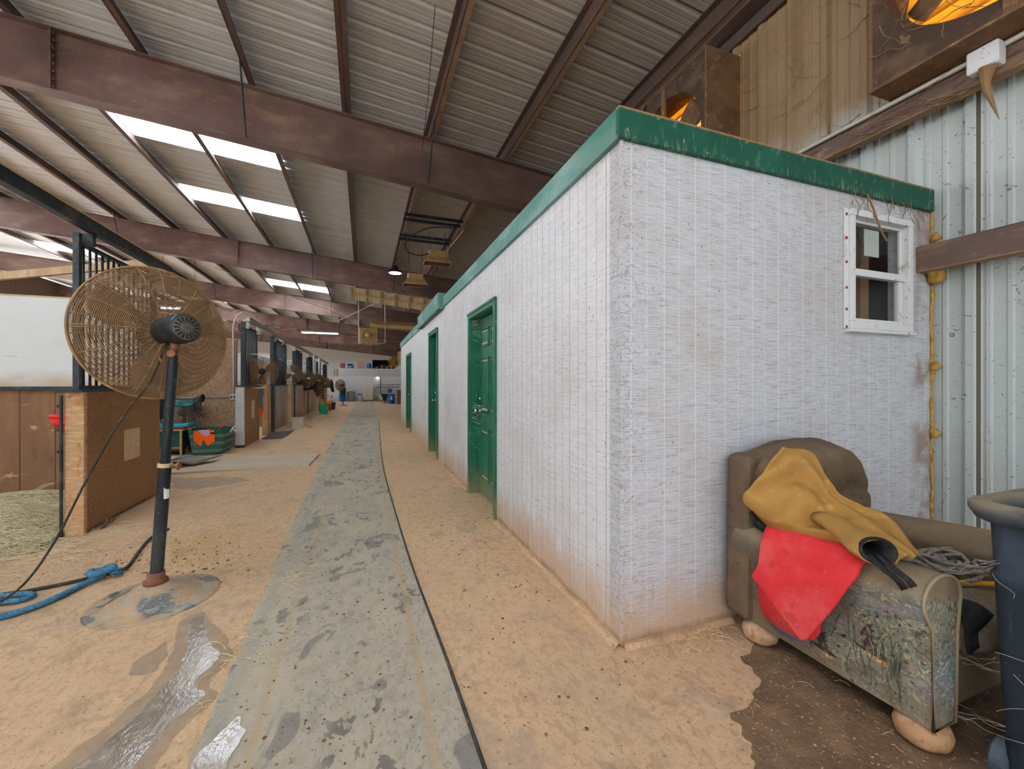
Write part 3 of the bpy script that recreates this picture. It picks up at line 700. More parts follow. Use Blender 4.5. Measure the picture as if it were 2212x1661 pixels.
# plank partition with white board above, closing that stall
t = thing('stall_partition', 'brown plank stall partition topped by a tall white board, left behind the big fan', 'partition', (-4.2, 5.98, 0))
B(-5.9, -2.37, 5.96, 6.02, 0, 1.225).build('plank_wall', m_plank, t)
B(-5.9, -2.36, 5.93, 6.03, 1.225, 1.265).build('cap_rail', m_iron, t)
MB().box(-5.9, -2.46, 5.97, 6.0, 1.265, 2.24).build('white_board', m_whitep, t)
MB().box(-5.9, -2.45, 5.965, 6.005, 2.24, 2.255).build('top_edge', m_patch, t)
t = MB().prism([(-5.3, 2.03), (-2.33, 2.66), (-2.33, 2.74), (-5.3, 2.11)], 'y', 5.9, 5.95).build('wooden_brace', m_pale, loc=(-3.8, 5.93, 2.3), label='pale timber brace rising above the white board at the far left', cat='timber')
# back wall of all stalls
t = thing('stall_back_wall', 'long white and brown wall closing the backs of the stalls', 'partition', (-5.95, 16, 0))
B(-5.99, -5.92, 2.5, 30.5, 0, 1.24).build('plank_wall', m_plank, t)
B(-5.98, -5.94, 2.5, 30.5, 1.24, 2.2).build('white_board', m_whitep, t)
# pebble panel closing the grooming bay
t = thing('grooming_bay_wall', 'tan pebble-dash wall behind the green basket and tack box', 'partition', (-4, 9.85, 0))
B(-5.9, -2.44, 9.82, 9.9, 0, 2.17).build('pebble_panel', m_pebble, t)
B(-5.9, -2.44, 9.8, 9.92, 2.17, 2.2).build('top_edge', m_pale, t)
# conduit with outlet
t = thing('wall_conduit', 'grey electrical conduit with an outlet box on the pebble-dash wall', 'conduit', (-2.5, 9.79, 0))
MB().tube(curve([(-2.48, 9.78, 1.09), (-2.48, 9.78, 1.8), (-2.48, 9.78, 2.42), (-2.44, 9.8, 2.62), (-2.36, 9.9, 2.76), (-2.26, 10.1, 2.78), (-2.2, 10.4, 2.68), (-2.2, 11, 2.665)], 6), .017, 8).build('riser_pipe', m_conduit, t, smooth=True)
MB().tube([(-2.53, 9.78, 1.03), (-4.2, 9.78, .99)], .015, 8).build('side_pipe', m_conduit, t, smooth=True)
ob = MB().cbox(-2.54, -2.42, 9.75, 9.815, .96, 1.09, .006).build('outlet_box', m_conduit, t)
MB().lathe([(.018, 0), (.018, -.004)], (-2.51, 9.748, 1.025), 12, 'y').lathe([(.018, 0), (.018, -.004)], (-2.455, 9.748, 1.025), 12, 'y').build('socket', m_blackp, ob)

# sliding-door tracks
t = thing('door_track', 'black overhead sliding-door track with a dusty white top, near stall', 'door track', (SX, 5, 2.68))
MB().box(-2.25, -2.17, 2.6, 6.08, 2.6, 2.695).build('rail', m_iron, t, bevel=.008)
MB().box(-2.255, -2.165, 2.6, 6.08, 2.696, 2.704).build('dust_layer', m_patch, t)
for y in (4.62, 5.9):
    MB().box(-2.31, -2.22, y, y + .05, 2.5, 2.6).build('hanger', m_iron, t)
t = thing('door_track', 'long dusty sliding-door track running over the far row of stalls', 'door track', (SX, 20, 2.62))
MB().box(-2.25, -2.17, 9.7, 29.8, 2.56, 2.64).build('rail', m_galv, t, bevel=.008)
MB().box(-2.255, -2.165, 9.7, 29.8, 2.638, 2.65).build('dust_layer', m_patch, t)
for i, y in enumerate((9.75, 10.85, 12.5, 13.6, 15.9, 17.2, 19.6, 21.2, 23.4, 24.8, 27.2, 28.8)):
    MB().box(-2.31, -2.21, y, y + .07, 2.42, 2.6).lathe([(.05, 0), (.05, .02)], (-2.2, y + .03, 2.5), 10, 'x').build('roller_hanger', m_conduit, t)

# far row of stall fronts: fixed panel, door opening, post, sliding door
ST = [(9.72, 10.92, 11.75, 12.15, 12.4, 12.62, 12.68, 14.1), (14.25, 14.75, 15.38, 15.85, 16.0, 16.15, 16.2, 17.5), (17.62, 18.3, 19.15, 19.6, 19.72, 19.86, 19.9, 21.4), (21.55, 22.1, 22.9, 23.4, 23.5, 23.65, 23.7, 25.2), (25.35, 25.9, 26.8, 27.3, 27.4, 27.55, 27.6, 29.3)]
ORD = ['nearest', 'second', 'third', 'fourth', 'farthest']
mpan = [m_crumb, m_pale, m_pale, m_pale, m_pale]
mdoor = [m_greypl, m_mauve, m_mauve, m_mauve, m_greypl]
LB = [('brown crumb-faced stall panel with a tan patch behind the first wall fan', 'pale wood stall panel just behind the white bucket', 'pale wood stall panel beside the downward-looking dark horse', 'pale wood stall panel behind the bright green bucket', 'last pale wood stall panel, beside the black horse head')]
for k, (a, b, c, d, e, f, g, h) in enumerate(ST):
    t = thing('stall_barrier', LB[0][k], 'stall front', (SX, a, 0), 'stall panels along the far row')
    MB().box(-2.36, -2.26, a + .02, b, .02, 1.22).build('lower_panel', mpan[k], t)
    MB().box(-2.38, -2.25, a, b, 1.22, 1.245).build('cap_rail', m_iron, t)
    if k == 0:
        MB().cbox(-2.42, -2.27, 9.66, 9.74, .05, 1.22, .006).build('end_post', m_white, t)
        B(-2.42, -2.27, 9.665, 9.735, 0, .05).build('post_foot', m_rubber, t)
        B(-2.259, -2.25, 10.2, 10.45, .55, .93).build('patch', m_patch, t)
    MB().box(-2.34, -2.26, a + .0, a + .07, 1.245, 2.56).build('grille_post', m_iron, t)
    gframe(a + .07, b, 1.245, 2.5).build('grille_frame', m_iron, t)
    bars(t, a + .07, b, 1.27, 2.47, .1 if k == 0 else .13)
    p = thing('opening_post', ORD[k] + ' rough wooden post at a stall opening in the far row', 'post', (SX, c, 0), 'posts at the stall openings')
    MB().cbox(-2.37, -2.25, c, d, 0, 1.24, .01).build('timber', m_pale if k else m_endgrain, p)
    MB().box(-2.32, -2.24, e, f, 0, 2.56).build('steel_post', m_iron, p)
    s = thing('sliding_stall_door', ORD[k] + (' grey plank' if mdoor[k] is m_greypl else ' mauve plank') + ' sliding stall door with black bars in the far row', 'stall door', (SX, g, 0), 'sliding stall doors')
    B(-2.27, -2.225, g, h, .04, 1.22).build('plank_panel', mdoor[k], s)
    gframe(g, h, 1.22, 2.5, -2.245).build('door_frame', m_iron, s)
    bars(s, g, h, 1.25, 2.47, .12, -2.245)
    if k == 0:
        MB().tube(curve([(-2.21, 12.95, 1.96), (-2.16, 12.96, 1.97), (-2.16, 13.3, 1.95), (-2.21, 13.32, 1.97)], 4), .012, 6).build('door_handle', m_conduit, s)
for k, y in enumerate((14.18, 17.56, 21.48, 25.28, 29.4)):
    t = thing('stall_divider', ORD[k] + ' divider between stalls of the far row, brown planks below a white board', 'partition', (-4.2, y, 0), 'dividers between the far stalls')
    B(-5.9, -2.4, y - .02, y + .02, 0, 1.24).build('plank_wall', m_plank, t)
    B(-5.9, -2.42, y - .015, y + .015, 1.25, 2.2).build('white_board', m_whitep, t)
    B(-5.9, -2.42, y - .03, y + .03, 2.2, 2.24).build('top_rail', m_pale, t)
for i, (y, lb) in enumerate(((20.3, 'nearer thin white hanging strip above the far stall track'), (22.7, 'further thin white hanging strip above the far stall track'))):
    MB().tube([(-2.08, y, 2.6), (-2.08, y, 1.75)], .045, 8).build('hanging_tube', m_white, loc=(-2.08, y, 1.75), label=lb, cat='tube', group='white tubes hanging by the stall track')

# blanket hung in the first opening
t = thing('hanging_blanket', 'slate blue blanket with an orange hem hung in the first stall opening', 'blanket', (-2.36, 11.35, .55))
def cloth(x, y0, y1, z0, z1, amp, s):
    return [[(x + amp * n3((0, y0 + (y1 - y0) * i / 12, j * .06), 6, s), y0 + (y1 - y0) * i / 12, z0 + (z1 - z0) * j / 8) for i in range(13)] for j in range(9)]
MB().grid(cloth(-2.33, 11.02, 11.62, .72, 1.14, .04, 1)).build('blue_cloth', m_bluec, t, smooth=True, solid=.012)
MB().grid(cloth(-2.33, 11.04, 11.6, .5, .72, .05, 2)).build('orange_hem', mat('orange_cloth', '#e0531d', .85), t, smooth=True, solid=.012)
MB().tube([(-2.33, 10.95, 1.15), (-2.33, 11.75, 1.15)], .012, 6).build('hanging_bar', m_iron, t)

# ------------------------------------------------------------------ fans
def fan_head(root, M, R, rings, ribs, seed=0, tilt=0, detail=True, mcage=None, mmotor=None, wr=.0016):
    # M maps fan space (axis +z towards the motor's rear) to world
    mc = mcage or m_cage; mm = mmotor or m_motor
    def prof(q):          # q = r/R ; depth of the guard
        return .095 * R / .41 * (1 - q ** 3.2)
    seg = 72 if detail else 40
    for nm, sg in (('rear_guard', 1), ('front_guard', -1)):
        mb = MB(); mb.T = M
        for i in range(rings):
            q = .17 + .82 * i / (rings - 1)
            zz = sg * prof(q)
            mb.tube([(R * q * math.cos(2 * PI * j / seg), R * q * math.sin(2 * PI * j / seg), zz) for j in range(seg)], wr, 4 if detail else 3, closed=True)
        for k in range(ribs):
            a = 2 * PI * k / ribs + .1
            mb.tube([(R * q * math.cos(a), R * q * math.sin(a), sg * prof(q) + .002 * sg) for q in [.1 + .09 * i for i in range(11)]], wr * 1.15, 4)
        if sg < 0: mb.lathe([(R * .17, -prof(.17)), (R * .16, -prof(.1) - .004), (.001, -prof(0) - .006)], n=20, caps=False)
        mb.build(nm, mc, root, smooth=True)
    mb = MB(); mb.T = M
    mb.tube([(R * math.cos(2 * PI * j / seg), R * math.sin(2 * PI * j / seg), 0) for j in range(seg)], .006 * R / .41 + .001, 6, closed=True)
    mb.build('guard_rim', mc, root, smooth=True)
    mb = MB(); mb.T = M
    for k in range(3):
        a0 = 2 * PI * k / 3 + .5 + seed
        g = []
        for i in range(9):
            r = R * (.14 + .76 * i / 8)
            wid = .28 + .22 * math.sin(PI * min(1, i / 8 * .9 + .1))
            g.append([(r * math.cos(a0 + wid * (j / 6 - .5) * 2), r * math.sin(a0 + wid * (j / 6 - .5) * 2), (j / 6 - .5) * .09 * R / .41) for j in range(7)])
        mb.grid(g)
    mb.build('blades', m_blade, root, smooth=True, solid=.003)
    mb = MB(); mb.T = M
    s = R / .41
    mb.lathe([(.001, -.03 * s), (.055 * s, -.03 * s), (.06 * s, .05 * s)], n=20)
    mb.build('blade_hub', m_blade, root, smooth=True)
    mb = MB(); mb.T = M
    mb.lathe([(.04 * s, .05 * s), (.075 * s, .085 * s), (.085 * s, .11 * s), (.085 * s, .2 * s), (.088 * s, .21 * s), (.088 * s, .285 * s), (.085 * s, .31 * s), (.077 * s, .322 * s), (.001, .324 * s)], n=28, caps=False)
    mo = mb.build('motor', mm, root, smooth=True)
    if detail:
        mb = MB(); mb.T = M
        mb.lathe([(.074, .3225), (.072, .3255), (.026, .3265), (.02, .33), (.001, .331)], n=28, caps=False).build('motor_cap', mat('dusty_motor_cap', '#4b4a46', .6, layers=[dict(t='n', sc=30, lo=.45, hi=.7, c='#6e675b', k=.8)]), mo, smooth=True)
        mb = MB(); mb.T = M
        for k in range(16):
            a = 2 * PI * k / 16
            r0, r1 = .035, .066
            ca, sa = math.cos(a), math.sin(a); w = .006
            z0, z1 = .3272, .3266
            mb.add([(r0 * ca - w * sa * .6, r0 * sa + w * ca * .6, z0), (r1 * ca - w * sa, r1 * sa + w * ca, z1), (r1 * ca + w * sa, r1 * sa - w * ca, z1), (r0 * ca + w * sa * .6, r0 * sa - w * ca * .6, z0)], [(0, 1, 2, 3)])
        mb.build('vent_slots', m_dark, mo)
        mb = MB(); mb.T = M
        mb.box(-R * .98, -.07, -.012, .012, .09, .1).box(.07, R * .98, -.012, .012, .09, .1)
        # bars follow the dished guard towards the rim
        for sg in (-1, 1):
            mb2 = MB(); mb2.T = M
            for k in range(6):
                q0, q1 = .17 + .135 * k, .17 + .135 * (k + 1)
                mb2.tube([(sg * R * q0, -.006, prof(q0) + .006), (sg * R * q1, -.006, prof(q1) + .006)], .0035, 5)
                mb2.tube([(sg * R * q0, .006, prof(q0) + .006), (sg * R * q1, .006, prof(q1) + .006)], .0035, 5)
            mb2.build('guard_strap', mc, root)
    return mo
def frame(c, n, up=(0, 0, 1)):
    z = Vector(n).normalized(); u = Vector(up)
    x = u.cross(z).normalized(); y = z.cross(x)
    return Matrix(((x.x, y.x, z.x, c[0]), (x.y, y.y, z.y, c[1]), (x.z, y.z, z.z, c[2]), (0, 0, 0, 1)))

# the big pedestal fan
bx, by = -1.18, 3.075
t = thing('pedestal_fan', 'large pedestal fan with a dusty wire guard and black motor, in the left foreground', 'fan', (bx, by, 0))
FC = Vector((-1.222, 3.2, 1.615)); FN = Vector((.709, -.705, .05)).normalized()
fan_head(t, frame(FC, FN), .41, 44, 22, wr=.0019)
MB().lathe([(.318, 0), (.316, .005), (.3, .008), (.245, .012), (.215, .026), (.15, .056), (.09, .082), (.065, .095)], (bx, by, 0), 48, caps=True).build('base', m_basefan, t, smooth=True)
MB().lathe([(.062, .098), (.058, .112), (.045, .125), (.044, .16)], (bx, by, 0), 24).build('rust_collar', m_rust, t, smooth=True)
pa = Vector((bx, by, .1)); pb = Vector((-1.085, 3.055, 1.5))
def pole(q): return pa + (pb - pa) * q
MB().tube([pole(.02), pole(.5)], .033, 20).build('lower_pole', m_blackp, t, auto=True)
MB().tube([pole(.48), pole(.93), pole(1)], [.026, .026, .02], 20).build('upper_pole', m_blackp, t, auto=True)
MB().tube([pole(.495), pole(.512)], .037, 20).build('clamp_ring', m_patch, t, auto=True)
rt = Vector((.9407, -.3392, 0))
c = pole(.5)
MB().tube([c + rt * .03, c + rt * .075], .009, 8).tube([c + rt * .075, c + rt * .09], .018, 10).tube([c + rt * .08 + Vector((0, 0, -.025)), c + rt * .08 + Vector((0, 0, .03))], .008, 8).build('clamp_screw', m_rust, t)
lp = pole(.385)
MB().grid([[lp + Vector((.034 * math.cos(a), .034 * math.sin(a), z)) for a in [-1.1 + .2 * i for i in range(6)]] for z in (-.035, .0, .035)]).build('paper_label', m_paper, t, solid=.0006)
mc_ = FC + FN * .2
MB().tube([pole(.985), mc_ + Vector((0, 0, -.09))], .02, 10).tube([mc_ + Vector((0, 0, -.1)), mc_ + Vector((0, 0, -.03))], .024, 10).lathe([(.022, -.02), (.022, .02)], pole(.985) + Vector((.0, -.02, 0)), 12, 'y').build('tilt_bracket', m_rust, t)
MB().tube(curve([mc_ + rt * -.05 + Vector((0, 0, -.06)), mc_ + rt * -.09 + Vector((.0, -.02, -.14)), mc_ + rt * -.07 + Vector((0, -.02, -.2))], 5), .006, 6).build('pull_switch', m_rust, t)
MB().tube(curve([mc_ + rt * -.05 + Vector((0, 0, -.07)), mc_ + rt * -.13 + Vector((0, -.03, -.3)), (-1.32, 3.0, 1.08), (-1.45, 2.98, .78), (-1.62, 3.03, .42), (-1.8, 3.12, .17), (-1.98, 3.2, .04), (-2.15, 3.3, .012), (-2.45, 3.4, .012)], 10), .006, 8).build('power_cord', m_rubber, t, smooth=True)

# wall fans on the stall fronts
WF = [(-2.08, 10.32, 1.555, .315, 'nearest wall fan, brown guard with a black motor, on the crumb-faced stall panel'), (-2.1, 14.62, 1.6, .3, 'second wall fan from the camera, clear guard with a chrome hub, above the white bucket'),
      (-2.1, 18.5, 1.49, .31, 'third wall fan from the camera, tan disc with chrome hub, over the dark horse'), (-2.08, 22.25, 1.42, .33, 'fourth wall fan from the camera, dusty tan, right behind the dark horse head'), (-2.07, 25.8, 1.33, .32, 'farthest wall fan, dusty brown, left of the black horse head')]
for k, (x, y, z, R, lb) in enumerate(WF):
    f = thing('wall_fan', lb, 'fan', (x, y, z), 'fans on the stall fronts')
    fan_head(f, frame((x, y, z), (.16, -1, 0)), R, 26 if k == 0 else 14, 18, seed=k, detail=False, mmotor=m_motor if k == 0 else m_chrome, wr=(.0026, .003, .0045, .0075, .0075)[k])
    MB().tube(curve([(x - .2, y - .02, z + R + .06), (x - .1, y - .03, z + R + .06), (x, y, z + R + .01)], 4), .011, 6).tube(curve([(x - .2, y, z - R - .03), (x - .05, y - .02, z - R - .04), (x + .06, y, z - R + .01)], 4), .011, 6).build('bracket', m_conduit, f)
# white room side: pedestal fan far down the aisle
t = thing('pedestal_fan', 'small pedestal fan standing far down the aisle before the white block wall', 'fan', (-1.18, 26.05, 0))
fan_head(t, frame((-1.27, 26.15, 1.19), (.6, -.8, 0)), .34, 14, 16, detail=False, wr=.006)
MB().tube([(-1.12, 26.05, .05), (-1.08, 26.05, 1.13)], .03, 10).build('pole', m_blackp, t)
MB().lathe([(.27, 0), (.24, .02), (.08, .05), (.04, .08)], (-1.12, 26.05, 0), 24).build('base', m_blackp, t, smooth=True)

# big extractor fans in the metal wall
def extractor(y0, y1, z0, z1, x, lb, R, cz):
    t = thing('extractor_fan', lb, 'fan', (XR, (y0 + y1) / 2, z0), 'extractor fans in the metal wall')
    MB().box(x, XR - .01, y0, y0 + .02, z0, z1).box(x, XR - .01, y1 - .02, y1, z0, z1).box(x + .001, XR - .01, y0 + .021, y1 - .021, z0, z0 + .02).box(x + .001, XR - .01, y0 + .021, y1 - .021, z1 - .02, z1).build('housing', m_fanbox, t)
    cy = (y0 + y1) / 2
    n = 64; vs = []; fs = []
    for k in range(n):
        a = 2 * PI * k / n
        ca, sa = math.cos(a), math.sin(a)
        m = 1 / max(abs(ca), abs(sa))
        vs += [(x + .03, cy + R * ca, cz + R * sa), (x, cy + (y1 - y0) / 2 * ca * m, (z1 if sa > 0 else z0) if abs(sa) >= abs(ca) - 1e-9 else cz + ((z1 - cz) if sa > 0 else (cz - z0)) * sa * m), (x + .16, cy + R * .97 * ca, cz + R * .97 * sa)]
    for k in range(n):
        k2 = (k + 1) % n
        fs += [(3 * k, 3 * k + 1, 3 * k2 + 1, 3 * k2), (3 * k + 2, 3 * k, 3 * k2, 3 * k2 + 2)]
    MB().add(vs, fs).build('orifice_panel', m_fanface, t, auto=True)
    nl = 11
    h = (z1 - z0 - .04) / nl
    for i in range(nl):
        zz = z0 + .02 + i * h
        MB().add([(XR - .06, y0 + .02, zz - h * .18), (XR - .06, y1 - .02, zz - h * .18), (XR - .01, y1 - .02, zz + h * 1.08), (XR - .01, y0 + .02, zz + h * 1.08)], [(0, 1, 2, 3)]).build('louver', m_louv, t, solid=.003)
    mb = MB()
    for k in range(4):
        a0 = 2 * PI * k / 4 + .95
        g = []
        for i in range(7):
            r = R * (.15 + .8 * i / 6); wd = .2 + .08 * math.sin(PI * i / 6)
            g.append([(x + .14 + (j / 5 - .5) * .1, cy + r * math.cos(a0 + wd * (j / 5 - .5) * 2), cz + r * math.sin(a0 + wd * (j / 5 - .5) * 2)) for j in range(6)])
        mb.grid(g)
    mb.build('blades', m_fanbox, t, smooth=True, solid=.004)
    MB().lathe([(.09, .0), (.09, .1), (.04, .14)], (x + .08, cy, cz), 16, 'x').build('hub', m_fanface, t, smooth=True)
    MB().box(x + .005, x + .03, cy - .03, cy + .03, z0 + .02, z1 - .02).build('motor_strut', m_fanbox, t)
    MB().tube(curve([(x - .01, y1 - .18, cz + R * .4), (x - .05, y1 - .2, cz + R * .9), (x - .02, y1 - .35, z1 - .02)], 5), .018, 8).build('shroud_pipe', m_fanbox, t)
    return t
extractor(.53, 1.87, 3.33, 4.79, 3.34, 'large square extractor fan with glowing amber louvers, top right corner', .63, 4.09)
extractor(3.3, 4.62, 3.37, 4.78, 3.31, 'square extractor fan rising behind the green trim of the white room', .56, 4.06)
# openings behind the louvers are covered by outdoor light (see lights)

# girts
def girt(z, y0, y1, lb):
    t = thing('wall_girt', lb, 'steel beam', (XR, (y0 + y1) / 2, z), 'girts on the metal wall')
    MB().box(XR - .2, XR - .028, y0, y1, z, z + .006).build('top_flange', m_girt, t)
    MB().box(XR - .2, XR - .192, y0, y1, z - .158, z - .001).build('web', m_girt, t)
    MB().box(XR - .2, XR - .12, y0, y1, z - .168, z - .159).build('lower_lip', m_flange, t)
    return t
girt(3.315, -3, 14, 'upper brown girt on the metal wall, just below the extractor fan')
girt(2.23, -3, 1.86, 'lower brown girt ending at the corner of the white room')
MB().tube([(XR - .225, -3, 3.3), (XR - .225, 14, 3.3)], .016, 8).build('pipe_conduit', m_conduit, loc=(XR - .22, 5, 3.3), label='thin grey conduit running along the upper girt', cat='conduit')
MB().cbox(XR - .29, XR - .2, 1.3, 1.44, 3.19, 3.325, .008).build('junction_box', m_white, loc=(XR - .24, 1.36, 3.3), label='white electrical junction box on the upper girt under the fan', cat='junction box')
# eave strut
MB().box(XR - .24, XR - .06, Y0, Y1 - .5, 5.02, 5.06).box(XR - .06, XR - .035, Y0, Y1 - .5, 4.9, 5.1).build('eave_strut', m_purlin, loc=(XR - .1, 10, 5.0), label='brown eave beam along the top of the metal wall', cat='steel beam')
# spray foam seam
mb = MB()
random.seed(3)
pts = []
z = .02
while z < 2.52:
    pts.append((3.748 + random.uniform(-.006, .006), WY - .006 + random.uniform(-.006, .004), z)); z += .05
mb.tube(pts, [random.uniform(.006, .016) for _ in pts], 7)
for zz in (.95, 1.42, 2.05, 2.32):
    mb.tube([(3.745, WY - .005, zz - .03), (3.757, WY - .03, zz), (3.76, WY - .02, zz + .03)], [.012, .03, .012], 8)
mb.tube([(3.73, WY - .01, 2.0), (3.72, WY - .05, 2.03), (3.69, WY - .06, 2.06), (3.65, WY - .03, 2.09)], [.02, .05, .045, .02], 8)
mb.build('spray_foam', m_foam, loc=(3.75, WY, 1.2), smooth=True, kind='stuff', label='yellow spray foam sealing the corner of the white room', cat='foam')
# ------------------------------------------------------------------ aisle mats
def matslab(left, right, z=.012):
    lp = curve([(x, y, 0) for y, x in left], 4); rp = curve([(x, y, 0) for y, x in right], 4)
    return MB().prism([(p.x, p.y) for p in rp] + [(p.x, p.y) for p in reversed(lp)], 'z', .001, z)
matslab([(-2.5, -.53), (1.7, -.555), (4, -.61), (8, -.655), (12.5, -.63), (17.6, -.6)], [(-2.5, .43), (1.34, .374), (3, .315), (5, .285), (7, .285), (11, .38), (15, .5), (17.6, .56)]).build(
    'rubber_aisle_mat', m_mat, loc=(-.1, 5, 0), label='long grey rubber mat running down the aisle from the foreground', cat='mat')
matslab([(17.75, -.55), (24, -.5), (31.6, -.42)], [(17.75, .52), (24, .55), (31.6, .6)], .01).build('rubber_aisle_mat', m_mat, loc=(0, 24, 0), label='second grey aisle mat further down, ending at the white block wall', cat='mat')
mb = MB(); mb.tube(curve([(.44, -2.5, .006), (.384, 1.34, .006), (.324, 3, .006), (.294, 5, .006), (.294, 7, .006), (.39, 11, .006), (.51, 15, .006)], 8), .007, 5)
mb.build('floor_groove_strip', m_rubber, loc=(.3, 5, 0), label='thin dark strip drawn for the gap along the right edge of the aisle mat', cat='gap_strip')  # strip added to draw the dark gap beside the mat
MB().prism([(-2.7, 7.17), (-.8, 7.11), (-.75, 8.27), (-2.95, 8.55)], 'z', .001, .028).build('floor_board', mat('pale_rubber_sheet', '#bfae97', .8, world=True, layers=[dict(t='n', sc=3, lo=.4, hi=.7, c='#cdbda5', k=.7), dict(t='n', sc=20, lo=.6, hi=.7, c='#8d7b66', k=.5)]), loc=(-1.8, 7.7, 0), label='pale flat rubber sheet lying on the floor before the green basket', cat='mat')
MB().grid([[(-2.22, 10.95, .012), (-1.98, 10.9, .012), (-1.8, 10.95, .012)], [(-2.22, 11.6, .01), (-1.95, 11.6, .014), (-1.78, 11.55, .012)], [(-2.22, 12.3, .012), (-1.9, 12.3, .03), (-1.74, 12.25, .05)]]).build('stall_mat', m_rubber, loc=(-2, 11.6, 0), solid=.016, label='dark rubber mat with a lifted corner at the first far stall opening', cat='mat')

# ------------------------------------------------------------------ wet marks
def blob(pts, z, jit=.02, seed=0, m=10):
    c = curve(pts + [pts[0]], m)[:-1]
    out = []
    for p in c:
        j = n3((p.x, p.y, 0), 9, seed) * jit + n3((p.x, p.y, 0), 28, seed) * jit * .5
        out.append((p.x + j, p.y + n3((p.y, p.x, 0), 9, seed + 3) * jit))
    return MB().prism(out, 'z', .0008, z)
def P2(*a): return [(x, y, 0) for x, y in a]
m_wet = mat('wet_dirty_floor', '#857669', .1, spec=.7, world=True, layers=[dict(t='n', sc=(14, 9, 1), d=5, lo=.48, hi=.66, c='#a3917d', k=.8, r=.35), dict(t='n', sc=40, d=3, lo=.6, hi=.7, c='#6f5f50', k=.5)], bump=[dict(t='n', sc=(60, 30, 1), s=.3, d=.004, det=3)])
m_damp = mat('damp_floor', '#a38b72', .6, world=True, layers=[dict(t='n', sc=12, d=4, lo=.45, hi=.65, c='#927c66', k=.7), dict(t='n', sc=(26, 16, 1), d=6, lo=.46, hi=.64, c='#8d765f', k=.6)])
m_mud = mat('damp_brown_dirt', '#6b5440', .85, world=True, layers=[dict(t='n', sc=9, d=5, lo=.42, hi=.66, c='#846a50', k=.8), dict(t='n', sc=50, d=2, lo=.62, hi=.7, c='#b79b77', k=.6), dict(t='n', sc=3, lo=.5, hi=.7, c='#5d4835', k=.7), dict(t='n', sc=70, d=1, lo=.7, hi=.73, c='#cdb68e', k=.8)], bump=[dict(t='n', sc=40, s=.6, d=.01)])
blob(P2((-.86, 2.8), (-.66, 2.48), (-.58, 2.3), (-.63, 2.15), (-.57, 2.03), (-.63, 1.9), (-.66, 1.76), (-.77, 1.5), (-1.14, 1.46), (-1.02, 1.74), (-.93, 1.96), (-.86, 2.15), (-.86, 2.42), (-.94, 2.72)), .0014, .02, 21).build('damp_floor', m_damp, loc=(-.82, 2.1, 0), label='matt damp border around the long wet streak', cat='puddle')
blob(P2((-.84, 2.75), (-.72, 2.45), (-.64, 2.3), (-.69, 2.15), (-.62, 2.05), (-.69, 1.93), (-.72, 1.8), (-.83, 1.55), (-1.05, 1.5), (-.95, 1.75), (-.86, 1.95), (-.8, 2.15), (-.8, 2.4), (-.89, 2.7)), .0022, .015, 1).build('wet_streak', m_wet, loc=(-.8, 2.1, 0), label='long wet shiny streak on the floor below the big fan base', cat='puddle')
blob(P2((-.93, 2.55), (-.88, 2.42), (-.88, 2.3), (-.97, 2.3), (-.98, 2.42)), .0018, .03, 2).build('wet_patch', m_damp, loc=(-.93, 2.4, 0), label='small damp patch left of the wet streak', cat='puddle')
blob(P2((-2.5, 6.9), (-1.75, 6.7), (-1.45, 6.35), (-1.9, 6.1), (-2.25, 6.3)), .0018, .1, 4).build('wet_patch', m_damp, loc=(-1.9, 6.5, 0), label='grey damp patch on the floor behind the fan pole', cat='puddle')
blob(P2((-1.9, 2.55), (-1.62, 2.5), (-1.55, 2.33), (-1.7, 2.2), (-2.0, 2.3)), .0018, .06, 7).build('wet_patch', m_damp, loc=(-1.75, 2.4, 0), label='dark damp patch at the left edge of the picture foreground', cat='puddle')
blob(P2((-.46, 1.86), (-.42, 1.78), (-.44, 1.66), (-.47, 1.58), (-.52, 1.6), (-.52, 1.72)), .0145, .03, 9).build('wet_patch', m_wet, loc=(-.48, 1.7, .012), label='shiny wet spot on the left edge of the aisle mat', cat='puddle')
blob(P2((1.9, 1.58), (1.74, 1.46), (1.6, 1.33), (1.42, 1.26), (1.34, 1.12), (1.22, 1.0), (1.2, .8), (1.5, .5), (2.3, .3), (3, .5), (3.3, 1.2), (2.8, 1.55)), .003, .07, 11, 14).build('damp_dirt', m_mud, loc=(2, 1, 0), label='dark damp brown dirt on the floor around the old armchair', cat='dirt')

# ------------------------------------------------------------------ loose bits on the floor
def wisps(n, f, l0, l1, r, curl=.3, seed=1, zb_=.004):
    random.seed(seed); mb = MB()
    for _ in range(n):
        x, y = f()
        a = random.uniform(0, 2 * PI); l = random.uniform(l0, l1); z = zb_ + random.uniform(0, .006)
        p = []
        for i in range(4):
            p.append((x, y, z + random.uniform(0, .012) * (i in (1, 2)))); x += math.cos(a) * l / 3; y += math.sin(a) * l / 3; a += random.uniform(-curl, curl)
        mb.tube(p, r, 3)
    return mb
G = random.gauss; U = random.uniform
wisps(26, lambda: (G(-.53, .05), G(2.35, .1)), .05, .16, .0014, .6, 2).build('straw_wisps', m_straw, loc=(-.5, 2.3, 0), kind='stuff', label='loose straw wisps on the left edge of the mat beside the wet streak', cat='straw')
wisps(18, lambda: (G(-.48, .07), G(3.1, .12)), .06, .2, .0013, .6, 3, .014).build('straw_wisps', m_straw, loc=(-.45, 3, 0), kind='stuff', label='loose straw wisps on the mat further up, level with the fan', cat='straw')
wisps(420, lambda: (U(-2.1, 3.2), abs(G(0, 1)) * 2.2 + .8), .015, .06, .0008, .3, 4, .006).build('straw_bits', m_straw, loc=(.5, 2.5, 0), kind='stuff', label='fine straw bits scattered over the whole foreground floor', cat='straw')
